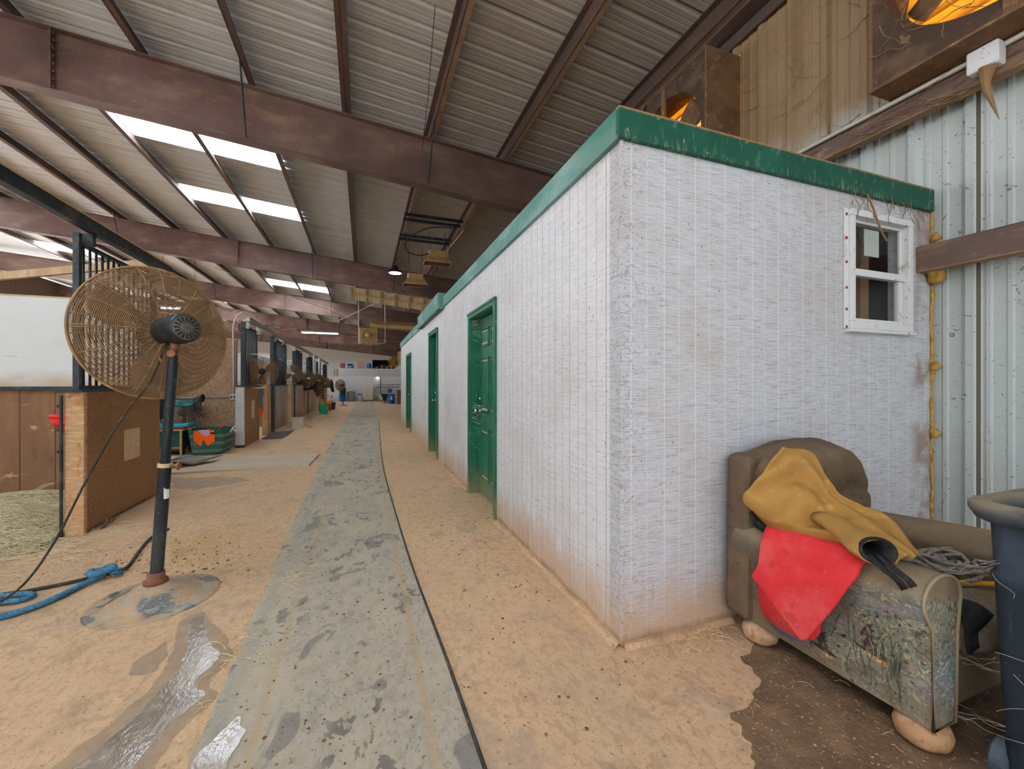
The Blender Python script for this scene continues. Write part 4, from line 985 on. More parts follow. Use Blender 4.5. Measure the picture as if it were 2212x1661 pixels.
wisps(60, lambda: (U(1.3, 1.85), WY - abs(G(0, .07)) - .03), .02, .1, .0011, .4, 5).build('straw_bits', m_straw, loc=(1.6, 1.65, 0), kind='stuff', label='straw and twigs lying at the foot of the front white wall', cat='straw')
wisps(260, lambda: (U(-.62, -.56) + G(0, .03), U(1.4, 6)), .015, .06, .0009, .3, 6).build('straw_bits', m_straw, loc=(-.6, 3, 0), kind='stuff', label='line of straw bits along the left edge of the aisle mat', cat='straw')
def clods(n, f, r0, r1, seed, zz=.0, flat=.7):
    random.seed(seed); mb = MB()
    for _ in range(n):
        x, y = f(); r = random.uniform(r0, r1) * random.uniform(.6, 1.2)
        vs = []
        for k in range(3):
            h = (0, .55, 1)[k]; rr = (1, .95, .35)[k] * r
            for j in range(6):
                q = 2 * PI * j / 6 + k * .4
                vs.append((x + rr * math.cos(q) * random.uniform(.8, 1.25), y + rr * math.sin(q) * random.uniform(.8, 1.2), zz + h * r * 1.1 * flat))
        fs = [(k * 6 + j, k * 6 + (j + 1) % 6, (k + 1) * 6 + (j + 1) % 6, (k + 1) * 6 + j) for k in (0, 1) for j in range(6)] + [tuple(range(12, 18))]
        mb.add(vs, fs)
    return mb
clods(170, lambda: (U(-.5, .3), abs(G(0, 1.3)) + 1.5), .003, .007, 7, .012).build('dirt_clods', m_clod, loc=(-.1, 2.5, 0), kind='stuff', label='dark dirt clods and droppings scattered on the aisle mat', cat='dirt')
clods(120, lambda: (G(-1.3, .35), G(3.75, .3)), .004, .011, 8).build('dirt_clods', m_clod, loc=(-1.3, 3.8, 0), kind='stuff', label='dark dirt clods on the floor around the big fan pole', cat='dirt')
clods(90, lambda: (U(.4, 1.2), U(1.3, 5)), .003, .009, 9).build('dirt_clods', m_clod, loc=(.8, 2.5, 0), kind='stuff', label='small dark dirt specks on the bare floor beside the white room', cat='dirt')
clods(1500, lambda: (G(-1.2, .2), G(3.95, .2)), .004, .0075, 10).build('feed_pellets', m_pellet, loc=(-1.2, 3.95, 0), kind='stuff', label='spilled brown feed pellets spread behind the fan pole', cat='feed')
clods(420, lambda: (G(-1.85, .25), G(3.9, .25)), .004, .008, 12).build('feed_pellets', m_pellet, loc=(-1.85, 3.9, 0), kind='stuff', label='spilled feed and chaff left of the fan, near the hay', cat='feed')

# hay heap in the near stall
random.seed(11)
def hayz(x, y):
    q = math.exp(-(((x + 3.2) / .72) ** 4)) * math.exp(-(((y - 5.15) / .75) ** 4))
    return .22 * q * (.85 + .3 * n3((x, y, 0), 3, 2))
t = thing('hay_heap', 'pale hay heap on the stall floor at the far left', 'hay', (-3.2, 5.2, 0), kind='stuff')
MB().grid([[(-4.1 + 1.75 * i / 30, 4.2 + 1.72 * j / 26, max(.001, hayz(-4.1 + 1.75 * i / 30, 4.2 + 1.72 * j / 26) - .012)) for j in range(27)] for i in range(31)]).build('hay_core', m_haycore, t, smooth=True, kind='stuff')
mb = MB()
for _ in range(9500):
    x, y = random.uniform(-4.05, -2.4), random.uniform(4.1, 5.93)
    z = hayz(x, y)
    if z < .015 and random.random() < .72: continue
    a = random.uniform(0, 2 * PI); l = random.uniform(.08, .26); p = []
    for i in range(4):
        p.append((min(x, -2.39), min(y, 5.94), max(.004, hayz(x, y) + random.uniform(-.004, .022)))); x += math.cos(a) * l / 3; y += math.sin(a) * l / 3; a += random.uniform(-.5, .5)
    mb.tube(p, random.uniform(.0009, .0017), 3, caps=False)
mb.build('hay_blades', m_hay, t, kind='stuff')
wisps(300, lambda: (G(-2.25, .2), G(4.25, .25)), .05, .2, .0011, .5, 13).build('hay_wisps', m_hay, loc=(-2.2, 4.2, 0), kind='stuff', label='loose hay wisps trailing out of the near stall', cat='hay')

# red corner feeder inside the near stall
t = thing('corner_feeder', 'red plastic corner feeder half hidden behind the stall end board', 'feeder', (-2.4, 4.86, .76))
m_redp = mat('red_plastic', '#c6222a', .45, layers=[dict(t='n', sc=9, lo=.5, hi=.7, c='#b03a3c', k=.6)])
n = 16
rim = [(-2.372 - .23 * math.sin(PI * k / n), 4.86 - .21 * math.cos(PI * k / n)) for k in range(n + 1)]
vs = []; fs = []
for (x, y) in rim:
    for q, z in ((1, 1.01), (1.0, .95), (.93, .945), (.4, .77), (.05, .73)):
        vs.append((-2.372 + (x + 2.372) * q, 4.86 + (y - 4.86) * q, z))
for k in range(n):
    for j in range(4): fs.append((5 * k + j, 5 * (k + 1) + j, 5 * (k + 1) + j + 1, 5 * k + j + 1))
MB().add(vs, fs).build('tub', m_redp, t, solid=.012, auto=True)
MB().tube([(x, y, 1.01) for x, y in rim], .016, 8).build('rim', m_redp, t, smooth=True)
MB().box(-2.385, -2.362, 4.66, 5.06, .9, 1.04).build('mounting_plate', m_redp, t)

# blue lead rope and black hose
t = thing('lead_rope', 'blue twisted lead rope with a frayed knot on the floor left of the fan base', 'rope', (-1.8, 3.2, 0))
def twisted(mb, pts, r, turns):
    c = curve(pts, 14)
    for s in range(3):
        out = []; up = Vector((0, 0, 1))
        for k, p in enumerate(c):
            a = c[max(k - 1, 0)]; b = c[min(k + 1, len(c) - 1)]
            tt = (b - a).normalized(); e1 = up.cross(tt).normalized(); e2 = tt.cross(e1)
            q = 2 * PI * (s / 3 + turns * k / len(c))
            out.append(p + e1 * math.cos(q) * r * .55 + e2 * math.sin(q) * r * .55)
        mb.tube(out, r * .6, 6)
mb = MB()
twisted(mb, [(-1.62, 3.5, .03), (-1.68, 3.38, .022), (-1.72, 3.25, .02), (-1.79, 3.13, .02), (-1.9, 3.07, .02), (-2.1, 3.08, .02), (-2.35, 3.2, .02)], .017, 14)
twisted(mb, [(-2.35, 3.42, .022), (-2.1, 3.38, .022), (-1.95, 3.36, .022), (-1.88, 3.33, .022), (-1.9, 3.28, .02), (-2.0, 3.28, .02), (-2.3, 3.32, .02)], .015, 12)
mb.build('rope', m_rope, t, smooth=True)
mb = MB(); twisted(mb, [(-1.7, 3.5, .03), (-1.62, 3.56, .055), (-1.58, 3.5, .06), (-1.65, 3.45, .055), (-1.7, 3.52, .05), (-1.63, 3.55, .03)], .02, 8)
random.seed(5)
for _ in range(26):
    a = random.uniform(-.6, 2.2); mb.tube([(-1.6, 3.5, .035), (-1.6 + .045 * math.cos(a), 3.5 + .05 * math.sin(a), random.uniform(.02, .06)), (-1.6 + .08 * math.cos(a + .4), 3.5 + .08 * math.sin(a + .3), random.uniform(.008, .05))], .004, 4)
mb.build('knot', m_rope, t, smooth=True)
MB().tube(curve([(-1.62, 4.45, .012), (-1.665, 4.25, .013), (-1.61, 3.9, .013), (-1.56, 3.65, .013), (-1.6, 3.56, .014), (-1.72, 3.5, .014), (-1.9, 3.44, .013), (-2.1, 3.42, .012), (-2.5, 3.4, .012)], 8), .011, 8).build('rubber_hose', m_rubber, loc=(-1.7, 3.8, 0), smooth=True, label='thin dark hose running along the floor past the blue rope knot', cat='hose')

# ------------------------------------------------------------------ the armchair
t = thing('armchair', 'worn tapestry armchair with flying duck pattern, against the front white wall', 'armchair', (2.25, 1.25, 0))
def armpoly(x0, x1):   # front outline of a rolled arm
    pts = [(x0 + .035, .1), (x1 - .03, .1), (x1 - .02, .42)]
    cx = (x0 + x1) / 2 - .01; r = (x1 - x0) / 2 + .012
    for k in range(13):
        a = -.35 + (PI + .7) * k / 12
        pts.append((cx + r * math.cos(a), .545 + .085 * math.sin(a)))
    return pts + [(x0 + .03, .45)]
def arm(x0, x1, name, m, flip=False, motif=None):
    pl = armpoly(x0, x1)
    if flip: pl = [(x0 + x1 - x, z) for x, z in pl][::-1]
    mb = MB()
    n = len(pl); rings = []
    ys = [.845, .86, .95, 1.1, 1.3, 1.5, 1.62]
    vs = []; fs = []
    for k, y in enumerate(ys):
        sh = 0.0 if k else -.008
        cx = sum(p[0] for p in pl) / n
        for x, z in pl:
            zz = z - (.05 * max(0, (y - 1.0) / .6) if z > .4 else 0)
            q = .97 if k == 0 else 1
            vs.append((cx + (x - cx) * q + (.006 * n3((x, y, z), 5, 3) if z > .46 else 0), y, zz + .006 * n3((y, x, z), 5, 8)))
    for k in range(len(ys) - 1):
        for j in range(n):
            fs.append((k * n + j, (k + 1) * n + j, (k + 1) * n + (j + 1) % n, k * n + (j + 1) % n))
    fs += [tuple(range(n)), tuple((len(ys) - 1) * n + j for j in range(n - 1, -1, -1))]
    mb.add(vs, fs)
    if motif: motif(mb)
    o = mb.build(name, m, t, auto=True)
    # seam piping round the front panel
    MB().tube([(sum(p[0] for p in pl) / n + (x - sum(p[0] for p in pl) / n) * .99, .842, z) for x, z in pl], .006, 6, closed=True).build('piping', m_pipe, o, smooth=True)
    return o
# duck figures woven on the outer side of the arm
def duck(mb, y, z, s, k):
    # flying duck outline in the y-z plane of the arm's outer side (head towards the wall)
    body = [(.16, .0), (.1, .03), (0, .035), (-.1, .02), (-.2, -.02), (-.1, -.035), (0, -.035), (.08, -.025)]
    head = [(.15, .0), (.17, .025), (.21, .025), (.235, .005), (.27, -.005), (.235, -.012), (.2, -.015), (.16, -.012)]
    wing = [(.06, .02), (.075, .12), (.02, .22), (-.04, .26), (-.01, .2), (-.04, .2), (-.01, .15), (-.05, .14), (-.02, .1), (-.06, .08), (-.06, .02)]
    belly = [(.06, -.028), (-.02, -.036), (-.12, -.03), (-.15, -.075), (-.05, -.09), (.02, -.06)]
    for pl, mi in ((wing, 0), (body, 0), (head, 0), (belly, 1)):
        mb.mi = mi + 1
        n = len(pl)
        mb.add([(XS(y + p[0] * s, z + p[1] * s), y + p[0] * s, z + p[1] * s) for p in pl], [tuple(range(n))])
def XS(y, z):
    q = (z - .1) / .35
    return 1.8445 - .005 * q - (.0015 if y > .93 else -.001)
def motif(mb):
    duck(mb, 1.03, .27, .42, 0); duck(mb, 1.2, .17, .3, 1)
    random.seed(44)
    for k in range(420):
        y = .87 + abs(random.gauss(0, .16)); z = random.uniform(.11, .47)
        if y > 1.4 or (.9 < y < 1.16 and abs(z - .29) < .07): continue
        l = random.uniform(.006, .02); w = l * random.uniform(.15, .32); a = random.gauss(1.2, .8); b = random.uniform(-.3, .3)
        ca, sa = math.cos(a), math.sin(a)
        pl = [(0, 0), (l * .35, w + b * w), (l, 0), (l * .45, -w + b * w)]
        mb.mi = 1 + random.choice((2, 3, 3, 4, 4, 4, 5, 6, 6, 0))
        mb.add([(XS(y, z) - .0003 * (k % 3), y + p[0] * ca - p[1] * sa, z + p[0] * sa + p[1] * ca) for p in pl], [(0, 1, 2, 3)])
    for k in range(60):
        y = .87 + abs(random.gauss(0, .14)); z = random.uniform(.11, .3); h = random.uniform(.05, .13); bend = random.uniform(-.03, .03)
        mb.mi = 1 + random.choice((4, 4, 0, 3))
        c_ = curve([(0, y, z), (0, y + bend * .3, z + h * .5), (0, y + bend, z + h)], 3)
        for p, q in zip(c_[:-1], c_[1:]):
            mb.add([(XS(p.y, p.z) - .0004, p.y - .0014, p.z), (XS(p.y, p.z) - .0004, p.y + .0014, p.z), (XS(q.y, q.z) - .0004, q.y + .001, q.z), (XS(q.y, q.z) - .0004, q.y - .001, q.z)], [(0, 1, 2, 3)])
arm(1.81, 2.01, 'armrest', [m_tap, m_duck1, m_duck2, mat('thread_teal', '#5f7c80', .9), mat('thread_cream', '#a89e80', .9), mat('thread_green', '#4d5843', .9), mat('thread_rust', '#865946', .9), mat('thread_lilac', '#857d88', .9)], motif=motif)
arm(2.56, 2.78, 'armrest', m_tapd, True)
MB().prism([(2.0, .1), (2.58, .1), (2.58, .3), (2.0, .3)], 'y', .875, 1.6).build('seat_base', m_tapd, t, bevel=.02)
def puff(x0, x1, y0, y1, z0, z1, bul, nseed=0, n=12, tuft=None):
    vs = []; fs = []
    def pt(u, v, w):
        x = x0 + (x1 - x0) * u; y = y0 + (y1 - y0) * v; z = z0 + (z1 - z0) * w
        return x, y, z
    import itertools
    o = MB()
    def face(f):
        g = [[f(i / n, j / n) for j in range(n + 1)] for i in range(n + 1)]
        o.grid(g)
    cx, cy, cz = (x0 + x1) / 2, (y0 + y1) / 2, (z0 + z1) / 2
    def bulge(p):
        u = (p[0] - cx) / (x1 - x0) * 2; v = (p[1] - cy) / (y1 - y0) * 2; w = (p[2] - cz) / (z1 - z0) * 2
        # superellipsoid rounding
        e = 5
        k = (abs(u) ** e + abs(v) ** e + abs(w) ** e) ** (1 / e)
        m = max(abs(u), abs(v), abs(w)); k = m / k if k else 1
        b = 1 + bul * (1 - min(1, abs(u)) ** 2) * (1 - min(1, abs(w)) ** 2) * (1 if abs(v) > .99 else 0)
        q = Vector((cx + u * k * (x1 - x0) / 2, cy + v * k * b * (y1 - y0) / 2, cz + w * k * (z1 - z0) / 2 * (1 + .5 * bul * (1 - u * u) * (1 - v * v))))
        nn = .012 * n3(q, 9, nseed)
        return (q.x + nn, q.y + nn, q.z + nn)
    for a in (0, 1):
        face(lambda u, v: bulge(pt(a, u, v))); face(lambda u, v: bulge(pt(u, a, v))); face(lambda u, v: bulge(pt(u, v, a)))
    return o
def welded(mb, name, m, parent, sub=0):
    o = mb.build(name, m, parent, smooth=True)
    import bmesh
    bm = bmesh.new(); bm.from_mesh(o.data); bmesh.ops.remove_doubles(bm, verts=bm.verts, dist=.0015); bmesh.ops.recalc_face_normals(bm, faces=bm.faces); bm.to_mesh(o.data); bm.free()
    o.data.polygons.foreach_set('use_smooth', [True] * len(o.data.polygons))
    return o
welded(puff(2.015, 2.57, .85, 1.46, .28, .46, .25, 2), 'seat_cushion', m_tapd, t)
# outer back, square shouldered on the left, and the tufted back cushion
MB().prism([(1.81, .1), (2.72, .1), (2.7, .62), (2.66, .78), (2.5, .9), (2.2, .935), (1.83, .93), (1.82, .6)], 'y', 1.54, 1.69).build('outer_back', m_tapb, t, bevel=.03)
def backcush():
    # rounded-top tufted cushion
    g = []
    nu, nv = 22, 18
    def edge(u):     # top height over width
        s = abs(2 * u - 1)
        return .985 - .12 * s ** 3.2 - (.14 * max(0, (u - .7) / .3) ** 2)
    for i in range(nu + 1):
        u = i / nu; row = []
        for j in range(nv + 1):
            v = j / nv
            x = 1.845 + .815 * u; z = .38 + (edge(u) - .38) * v
            s = abs(2 * u - 1); w = abs(2 * v - 1)
            dep = .16 * (1 - s ** 4) ** .5 * (1 - w ** 5) ** .5
            # tufts and gathered folds
            for tx, tz in ((2.08, .74), (2.42, .74), (2.25, .6)):
                d2 = ((x - tx) / .1) ** 2 + ((z - tz) / .08) ** 2
                dep -= .045 * math.exp(-d2)
            dep -= .02 * math.exp(-((z - .74 + .05 * (x - 2.25)) / .018) ** 2)
            dep += .012 * n3((x, 0, z), 9, 4) + .006 * math.sin(46 * x + 9 * z) * (v > .78)
            row.append((x, 1.56 - dep, z))
        g.append(row)
    mb = MB().grid(g)
    # roll over the top to the back
    top = [r[-1] for r in g]
    mb.grid([[p, (p[0], p[1] + .05, p[2] + .012), (p[0], p[1] + .1, p[2] - .012)] for p in top])
    return mb
welded(backcush(), 'back_cushion', m_tapb, t)
def bun(x, y):
    return MB().lathe([(.03, .1), (.05, .095), (.075, .08), (.083, .055), (.075, .025), (.05, .005), (.03, 0)], (x, y, 0), 24)
for x, y in ((1.905, .9), (1.885, 1.53), (2.66, .9), (2.66, 1.55)):
    bun(x, y).build('bun_foot', m_bun, t, smooth=True)

# tan canvas horse blanket thrown over the chair
JW = [[(1.871, 1.4, 0.997), (2.027, 1.36, 0.982), (2.031, 1.28, 0.828), (2.039, 1.19, 0.771), (2.055, 1.08, 0.742), (1.962, 0.93, 0.673)], [(1.798, 1.43, 0.905), (1.949, 1.35, 0.862), (1.984, 1.27, 0.761), (2.004, 1.17, 0.732), (1.983, 1.05, 0.714), (1.945, 0.93, 0.662)], [(1.751, 1.46, 0.825), (1.841, 1.36, 0.772), (1.908, 1.26, 0.719), (1.924, 1.14, 0.711), (1.884, 1.02, 0.704), (1.911, 0.93, 0.653)], [(1.732, 1.5, 0.757), (1.762, 1.39, 0.707), (1.834, 1.27, 0.663), (1.837, 1.14, 0.687), (1.815, 1.02, 0.698), (1.87, 0.94, 0.657)], [(1.76, 1.49, 0.716), (1.854, 1.41, 0.593), (1.848, 1.28, 0.6), (1.869, 1.16, 0.614), (1.864, 1.04, 0.632), (1.849, 0.95, 0.63)]]
t = thing('canvas_blanket', 'crumpled tan canvas horse blanket with black lining thrown over the armchair', 'blanket', (1.95, 1.2, .7))
def folds(p, k):
    p = Vector(p)
    d = .03 * math.sin(34 * (p.x * .3 + p.z * .95 - p.y * .12) + 3.5 * n3(p, 3, 2)) * (.4 + .9 * abs(n3(p, 4, 9))) + .03 * n3(p, 5, k) + .018 * n3(p, 11, k + 1)
    return p + Vector((-.55, -.6, .6)) * d
g = upgrid(JW, 8, 9)
def crease(p, u, v):
    w = u * 1.7 + .25 * math.sin(v * 4) + .5 * n3(p, 4, 2)
    s = math.sin(2 * PI * w)
    d = .022 * (1 - abs(s) ** .6 * 1.6) * (.35 + .65 * math.sin(PI * min(1, v * 1.1 + .08)))
    d += .014 * (1 - 2 * abs(math.sin(7 * v + 5 * u + 4 * n3(p, 5, 4))) ** .7) * (1 - v * .5) + .03 * n3(p, 6, 6) + .012 * n3(p, 16, 3)
    return Vector(p) + Vector((-.5, -.55, .67)) * d
nu_, nv_ = len(g) - 1, len(g[0]) - 1
g = [[crease(p, i / nu_, j / nv_) for j, p in enumerate(r)] for i, r in enumerate(g)]
MB().grid(g).build('canvas', m_tanc, t, smooth=True, solid=.014, sub=1)
# lower flap folded under with black lining showing
low = [Vector(p) for p in g[-1]]
fl = [[p + Vector((.012, .01, -.004)) for p in low], [p + Vector((.01 - .02 * math.sin(k * .3), -.01 + .012 * math.sin(k * .5), -.035 - .012 * math.sin(k * .4))) for k, p in enumerate(low)], [p + Vector((.03, .02, -.06 - .012 * math.sin(k * .7))) for k, p in enumerate(low)]]
MB().grid([[folds(p, 9) for p in r] for r in fl]).build('black_lining', m_blackc, t, smooth=True, solid=.01)
# rolled sleeve-like end with the lining mouth
e0 = Vector(JW[2][5]); dirv = (Vector(JW[2][5]) - Vector(JW[2][3])).normalized()
c0 = Vector((1.93, 1.27, .70)); c1 = Vector((1.735, .945, .70))
ax = Vector((-.42, -.88, .0)).normalized(); e1 = ax.cross(Vector((0, 0, 1))).normalized(); e2 = e1.cross(ax)
rings = []
for k in range(7):
    q = k / 6
    c = c0 + (c1 - c0) * q
    rings.append((c + e2 * .008 * math.sin(6 * q), e1 * (.04 + .022 * q + .006 * math.sin(9 * q)), e2 * (.022 + .022 * q)))
MB().loft(rings, 20, caps=False).build('rolled_end', m_tanc, t, smooth=True, solid=.008)
ea = (e1 * .94 + e2 * .34).normalized(); eb = ax.cross(ea)
rings = [(c1 - ax * .004, ea * .061, eb * .044), (c1 + ax * .003, ea * .064, eb * .047), (c1 + ax * .002, ea * .057, eb * .04), (c1 - ax * .04, ea * .046, eb * .028), (c1 - ax * .09, ea * .03, eb * .012)]
MB().loft(rings, 20, caps=False).build('lining_mouth', m_blackc, t, smooth=True, solid=.006)
for dx in (0, .035):
    s0 = c1 + ax * -.02 + e2 * -.02 + e1 * (dx - .015)
    pts = curve([s0, s0 + ax * .05 + Vector((.02, 0, -.03)), s0 + ax * .09 + Vector((.06, .0, -.065)), s0 + ax * .1 + Vector((.13, .02, -.12))], 5)
    MB().grid([[p + e1 * w for w in (-.014, .014)] for p in pts]).build('strap', m_blackc, t, smooth=True, solid=.004)

# red folded blanket hanging over the left arm
RW = [[(1.93, 1.46, 0.655), (1.96, 1.0, 0.66)], [(1.82, 1.45, 0.61), (1.83, 1.01, 0.64)], [(1.785, 1.447, 0.54), (1.785, 1.015, 0.61)], [(1.775, 1.448, 0.435), (1.775, 1.021, 0.573)], [(1.762, 1.477, 0.369), (1.762, 1.041, 0.531)], [(1.762, 1.39, 0.311), (1.762, 1.08, 0.448)], [(1.762, 1.301, 0.252), (1.762, 1.146, 0.332)], [(1.762, 1.23, 0.202), (1.762, 1.211, 0.217)]]
t = thing('red_blanket', 'folded red canvas blanket hanging over the left arm of the armchair', 'blanket', (1.8, 1.25, .4))
g = []
for a, b in RW:
    a = Vector(a); b = Vector(b)
    g.append([a + (b - a) * (j / 10) for j in range(11)])
g = [[Vector(g[i][j]).lerp(Vector(g[i + 1][j]), q / 4) for j in range(11)] for i in range(len(g) - 1) for q in range(4)] + [g[-1]]
def rfold(p):
    d = .010 * n3(p, 6, 3) + .012 * math.sin(20 * (p.y - .8 * p.z) + 2 * n3(p, 3, 8)) * max(0, 1.25 - p.y) * 2
    return Vector(p) + Vector((-abs(d) - .004, 0, .3 * abs(d)))
MB().grid([[rfold(Vector(p)) for p in r] for r in g]).build('top_layer', m_redc, t, smooth=True, solid=.012, sub=1)
def layer(pts, x, nm, m, sd):
    poly = curve([(x, y, z) for y, z in pts] + [(x, *pts[0])], 3)[:-1]
    c = sum(poly, Vector()) / len(poly)
    vs = [c] + poly
    vs = [v + Vector((.008 * n3(v, 8, sd), 0, 0)) for v in vs]
    n = len(poly)
    MB().add(vs, [(0, 1 + k, 1 + (k + 1) % n) for k in range(n)]).build(nm, m, t, smooth=True, solid=.014)
layer([(1.45, .42), (1.455, .3), (1.425, .2), (1.26, .19), (1.18, .26), (1.2, .42)], 1.785, 'under_layer', m_redc, 3)
layer([(1.43, .4), (1.43, .25), (1.4, .165), (1.27, .165), (1.2, .25), (1.25, .4)], 1.8, 'blue_liner', m_bluec, 7)

# grey rope heap on the seat
mb = MB(); random.seed(21)
for k in range(11):
    cx, cy = 2.42 + random.uniform(-.07, .07), 1.08 + random.uniform(-.06, .06)
    a0 = random.uniform(0, 6); rx, ry = random.uniform(.07, .13), random.uniform(.05, .13)
    mb.tube([(cx + rx * math.cos(a0 + q * .42) + .02 * math.sin(q * 1.3 + k), cy + ry * math.sin(a0 + q * .42), .476 + .006 * k * .8 + .012 * math.sin(q + k)) for q in range(14)], .0085, 6)
mb.build('cotton_rope', m_grope, loc=(2.42, 1.08, .46), smooth=True, label='tangled heap of grey cotton rope on the armchair seat', cat='rope')
MB().tube(curve([(2.25, 1.0, .483), (2.36, .94, .482), (2.52, .865, .485)], 6), .01, 8).build('yellow_rod', m_yell, loc=(2.36, .94, .47), smooth=True, label='bright yellow rod lying on the armchair seat beside the rope', cat='rod')
t = thing('strap_scrap', 'folded black fabric scrap hanging off the armchair seat behind the left arm', 'cloth', (2.06, .87, .45))
MB().grid(upgrid([[(2.03, .98, .476), (2.08, .95, .478), (2.14, .93, .476)], [(2.03, .86, .474), (2.1, .855, .476), (2.17, .865, .473)], [(2.03, .832, .4), (2.1, .828, .41), (2.2, .832, .44)]], 4, 4)).build('upper_flap', m_blackc, t, smooth=True, solid=.006)
MB().grid(upgrid([[(2.03, .838, .41), (2.1, .838, .42), (2.18, .838, .43)], [(2.03, .83, .33), (2.09, .83, .345), (2.17, .832, .36)]], 4, 4)).build('lower_flap', m_blackc, t, smooth=True, solid=.006)

# trash bin
t = thing('trash_bin', 'tall navy plastic trash bin with cobwebs at the right edge', 'bin', (2.13, .47, 0))
def rrect(x0, x1, y0, y1, r, z, n=5):
    out = []
    for cx, cy, a in ((x1 - r, y1 - r, 0), (x0 + r, y1 - r, PI / 2), (x0 + r, y0 + r, PI), (x1 - r, y0 + r, 1.5 * PI)):
        for k in range(n + 1):
            q = a + PI / 2 * k / n
            out.append((cx + r * math.cos(q), cy + r * math.sin(q), z))
    return out
def stack(rs, capb=True, capt=False):
    n = len(rs[0]); vs = [p for r in rs for p in r]
    fs = [(k * n + j, k * n + (j + 1) % n, (k + 1) * n + (j + 1) % n, (k + 1) * n + j) for k in range(len(rs) - 1) for j in range(n)]
    if capb: fs.append(tuple(range(n - 1, -1, -1)))
    if capt: fs.append(tuple((len(rs) - 1) * n + j for j in range(n)))
    return MB().add(vs, fs)
def bin_at(z, g=0):
    q = z / .9
    return (1.935 - .045 * q - g, 2.35 + .035 * q + g, .24 - .035 * q - g, .715 + .025 * q + g)
rs = [rrect(*bin_at(z, g), .05, z) for z, g in ((.02, -.01), (.04, 0), (.66, 0), (.672, .006), (.69, .006), (.7, .0), (.88, .0), (.88, -.012), (.7, -.014), (.08, -.014), (.05, -.016))]
stack(rs, True, True).build('body', m_bin, t, auto=True)
x0, x1, y0, y1 = bin_at(.88)
rs = [rrect(x0 - .002, x1 + .002, y0 - .002, y1 + .002, .05, .85), rrect(x0 - .03, x1 + .03, y0 - .03, y1 + .03, .07, .865), rrect(x0 - .045, x1 + .045, y0 - .045, y1 + .045, .08, .895), rrect(x0 - .045, x1 + .045, y0 - .045, y1 + .045, .08, .915), rrect(x0 - .035, x1 + .035, y0 - .035, y1 + .035, .075, .922), rrect(x0 - .0, x1, y0, y1, .05, .92), rrect(x0 + .008, x1 - .008, y0 + .008, y1 - .008, .045, .86)]
stack(rs, False, False).build('rim', m_binrim, t, auto=True)
MB().box(x0 - .055, x0 - .02, y0 + .06, y1 - .12, .845, .885).build('grip_bar', m_bin, t, bevel=.01)
MB().lathe([(.05, 0), (.065, .01), (.065, .04), (.05, .05)], (1.99, .70, .066), 20, 'y').build('wheel', m_binrim, t)
B(1.945, 2.35, .69, .735, .05, .1).build('axle_block', m_bin, t)

# webs on the bin
def web(mb, a, b, n, sag, spread, r, seed):
    random.seed(seed)
    a = Vector(a); b = Vector(b)
    for _ in range(n):
        p = a + Vector([random.uniform(-spread, spread) for _ in range(3)]); q = b + Vector([random.uniform(-spread, spread) for _ in range(3)])
        m_ = (p + q) / 2 + Vector((random.uniform(-1, 1) * sag * .4, random.uniform(-1, 1) * sag * .4, -abs(random.gauss(.6, .4)) * sag))
        L_ = (q - p).length; sd = random.uniform(0, 50)
        mb.tube([tuple(p.lerp(m_, s) * (1 - s) + m_.lerp(q, s) * s + Vector((n3((s * 3, sd, 0), 1, 1), n3((s * 3, sd, 2), 1, 2), n3((s * 3, sd, 5), 1, 3))) * L_ * .12 * (s * (1 - s) * 4)) for s in [i / 10 for i in range(11)]], [r * (.35 + .65 * abs(math.sin(3.1 * i / 10 + sd))) for i in range(11)], 3)
mb = MB()
for i in range(18):
    random.seed(i + 60)
    z = random.uniform(.15, .8); y = random.uniform(.3, .7)
    bx0 = bin_at(z)[0] - .004
    z2 = z + random.uniform(-.12, .12); y2 = min(.72, y + random.uniform(-.2, .2))
    mb.tube(curve([(bx0, y, z), (bx0 - .002, y + (y2 - y) * .3 + random.uniform(-.02, .02), z + (z2 - z) * .3), (bx0 - .003, y + (y2 - y) * .65 + random.uniform(-.02, .02), z + (z2 - z) * .65), (bin_at(z2)[0] - .003, y2, z2)], 4), .0006, 3)
web(mb, (1.89, .72, .72), (2.02, .92, .6), 5, .03, .02, .0008, 3)
web(mb, (1.93, .69, .4), (2.05, .87, .3), 4, .03, .03, .0008, 4)
web(mb, (1.93, .66, .2), (1.99, .85, .14), 4, .02, .02, .0008, 5)
mb.build('cobweb', m_webw, loc=(1.92, .7, .5), kind='stuff', label='pale cobwebs strung over the trash bin and armchair', cat='cobweb')
# dusty webs on wall, fan and girt
mb = MB()
for i in range(46):
    random.seed(i + 200)
    y = random.uniform(.6, 3.2); z = 3.33 + random.uniform(-.02, .02)
    web(mb, (XR - .2, y, z - random.uniform(0, .2)), (XR - .19, y + random.uniform(.2, .7), z - random.uniform(0, .2)), 2, .07, .03, random.uniform(.0015, .0045), i)
for i in range(34):
    random.seed(i + 300)
    y = random.uniform(.6, 1.85); z = random.uniform(3.4, 3.75)
    web(mb, (3.335, y, z), (3.335, y - random.uniform(-.3, .45), z + random.uniform(-.05, .3)), 1, .06, .008, random.uniform(.0015, .0035), i)
mb.tube(curve([(XR - .25, 1.36, 3.2), (XR - .24, 1.37, 3.1), (XR - .22, 1.35, 2.98), (XR - .2, 1.33, 2.88)], 6), [.05, .045, .036, .03, .026, .022, .02, .018, .017, .015, .014, .012, .011, .009, .007, .006, .004, .003, .002], 8)
mb.build('cobweb', m_web, loc=(XR - .2, 1.8, 3.4), kind='stuff', label='thick brown cobwebs over the extractor fan and upper girt', cat='cobweb')
mb = MB()
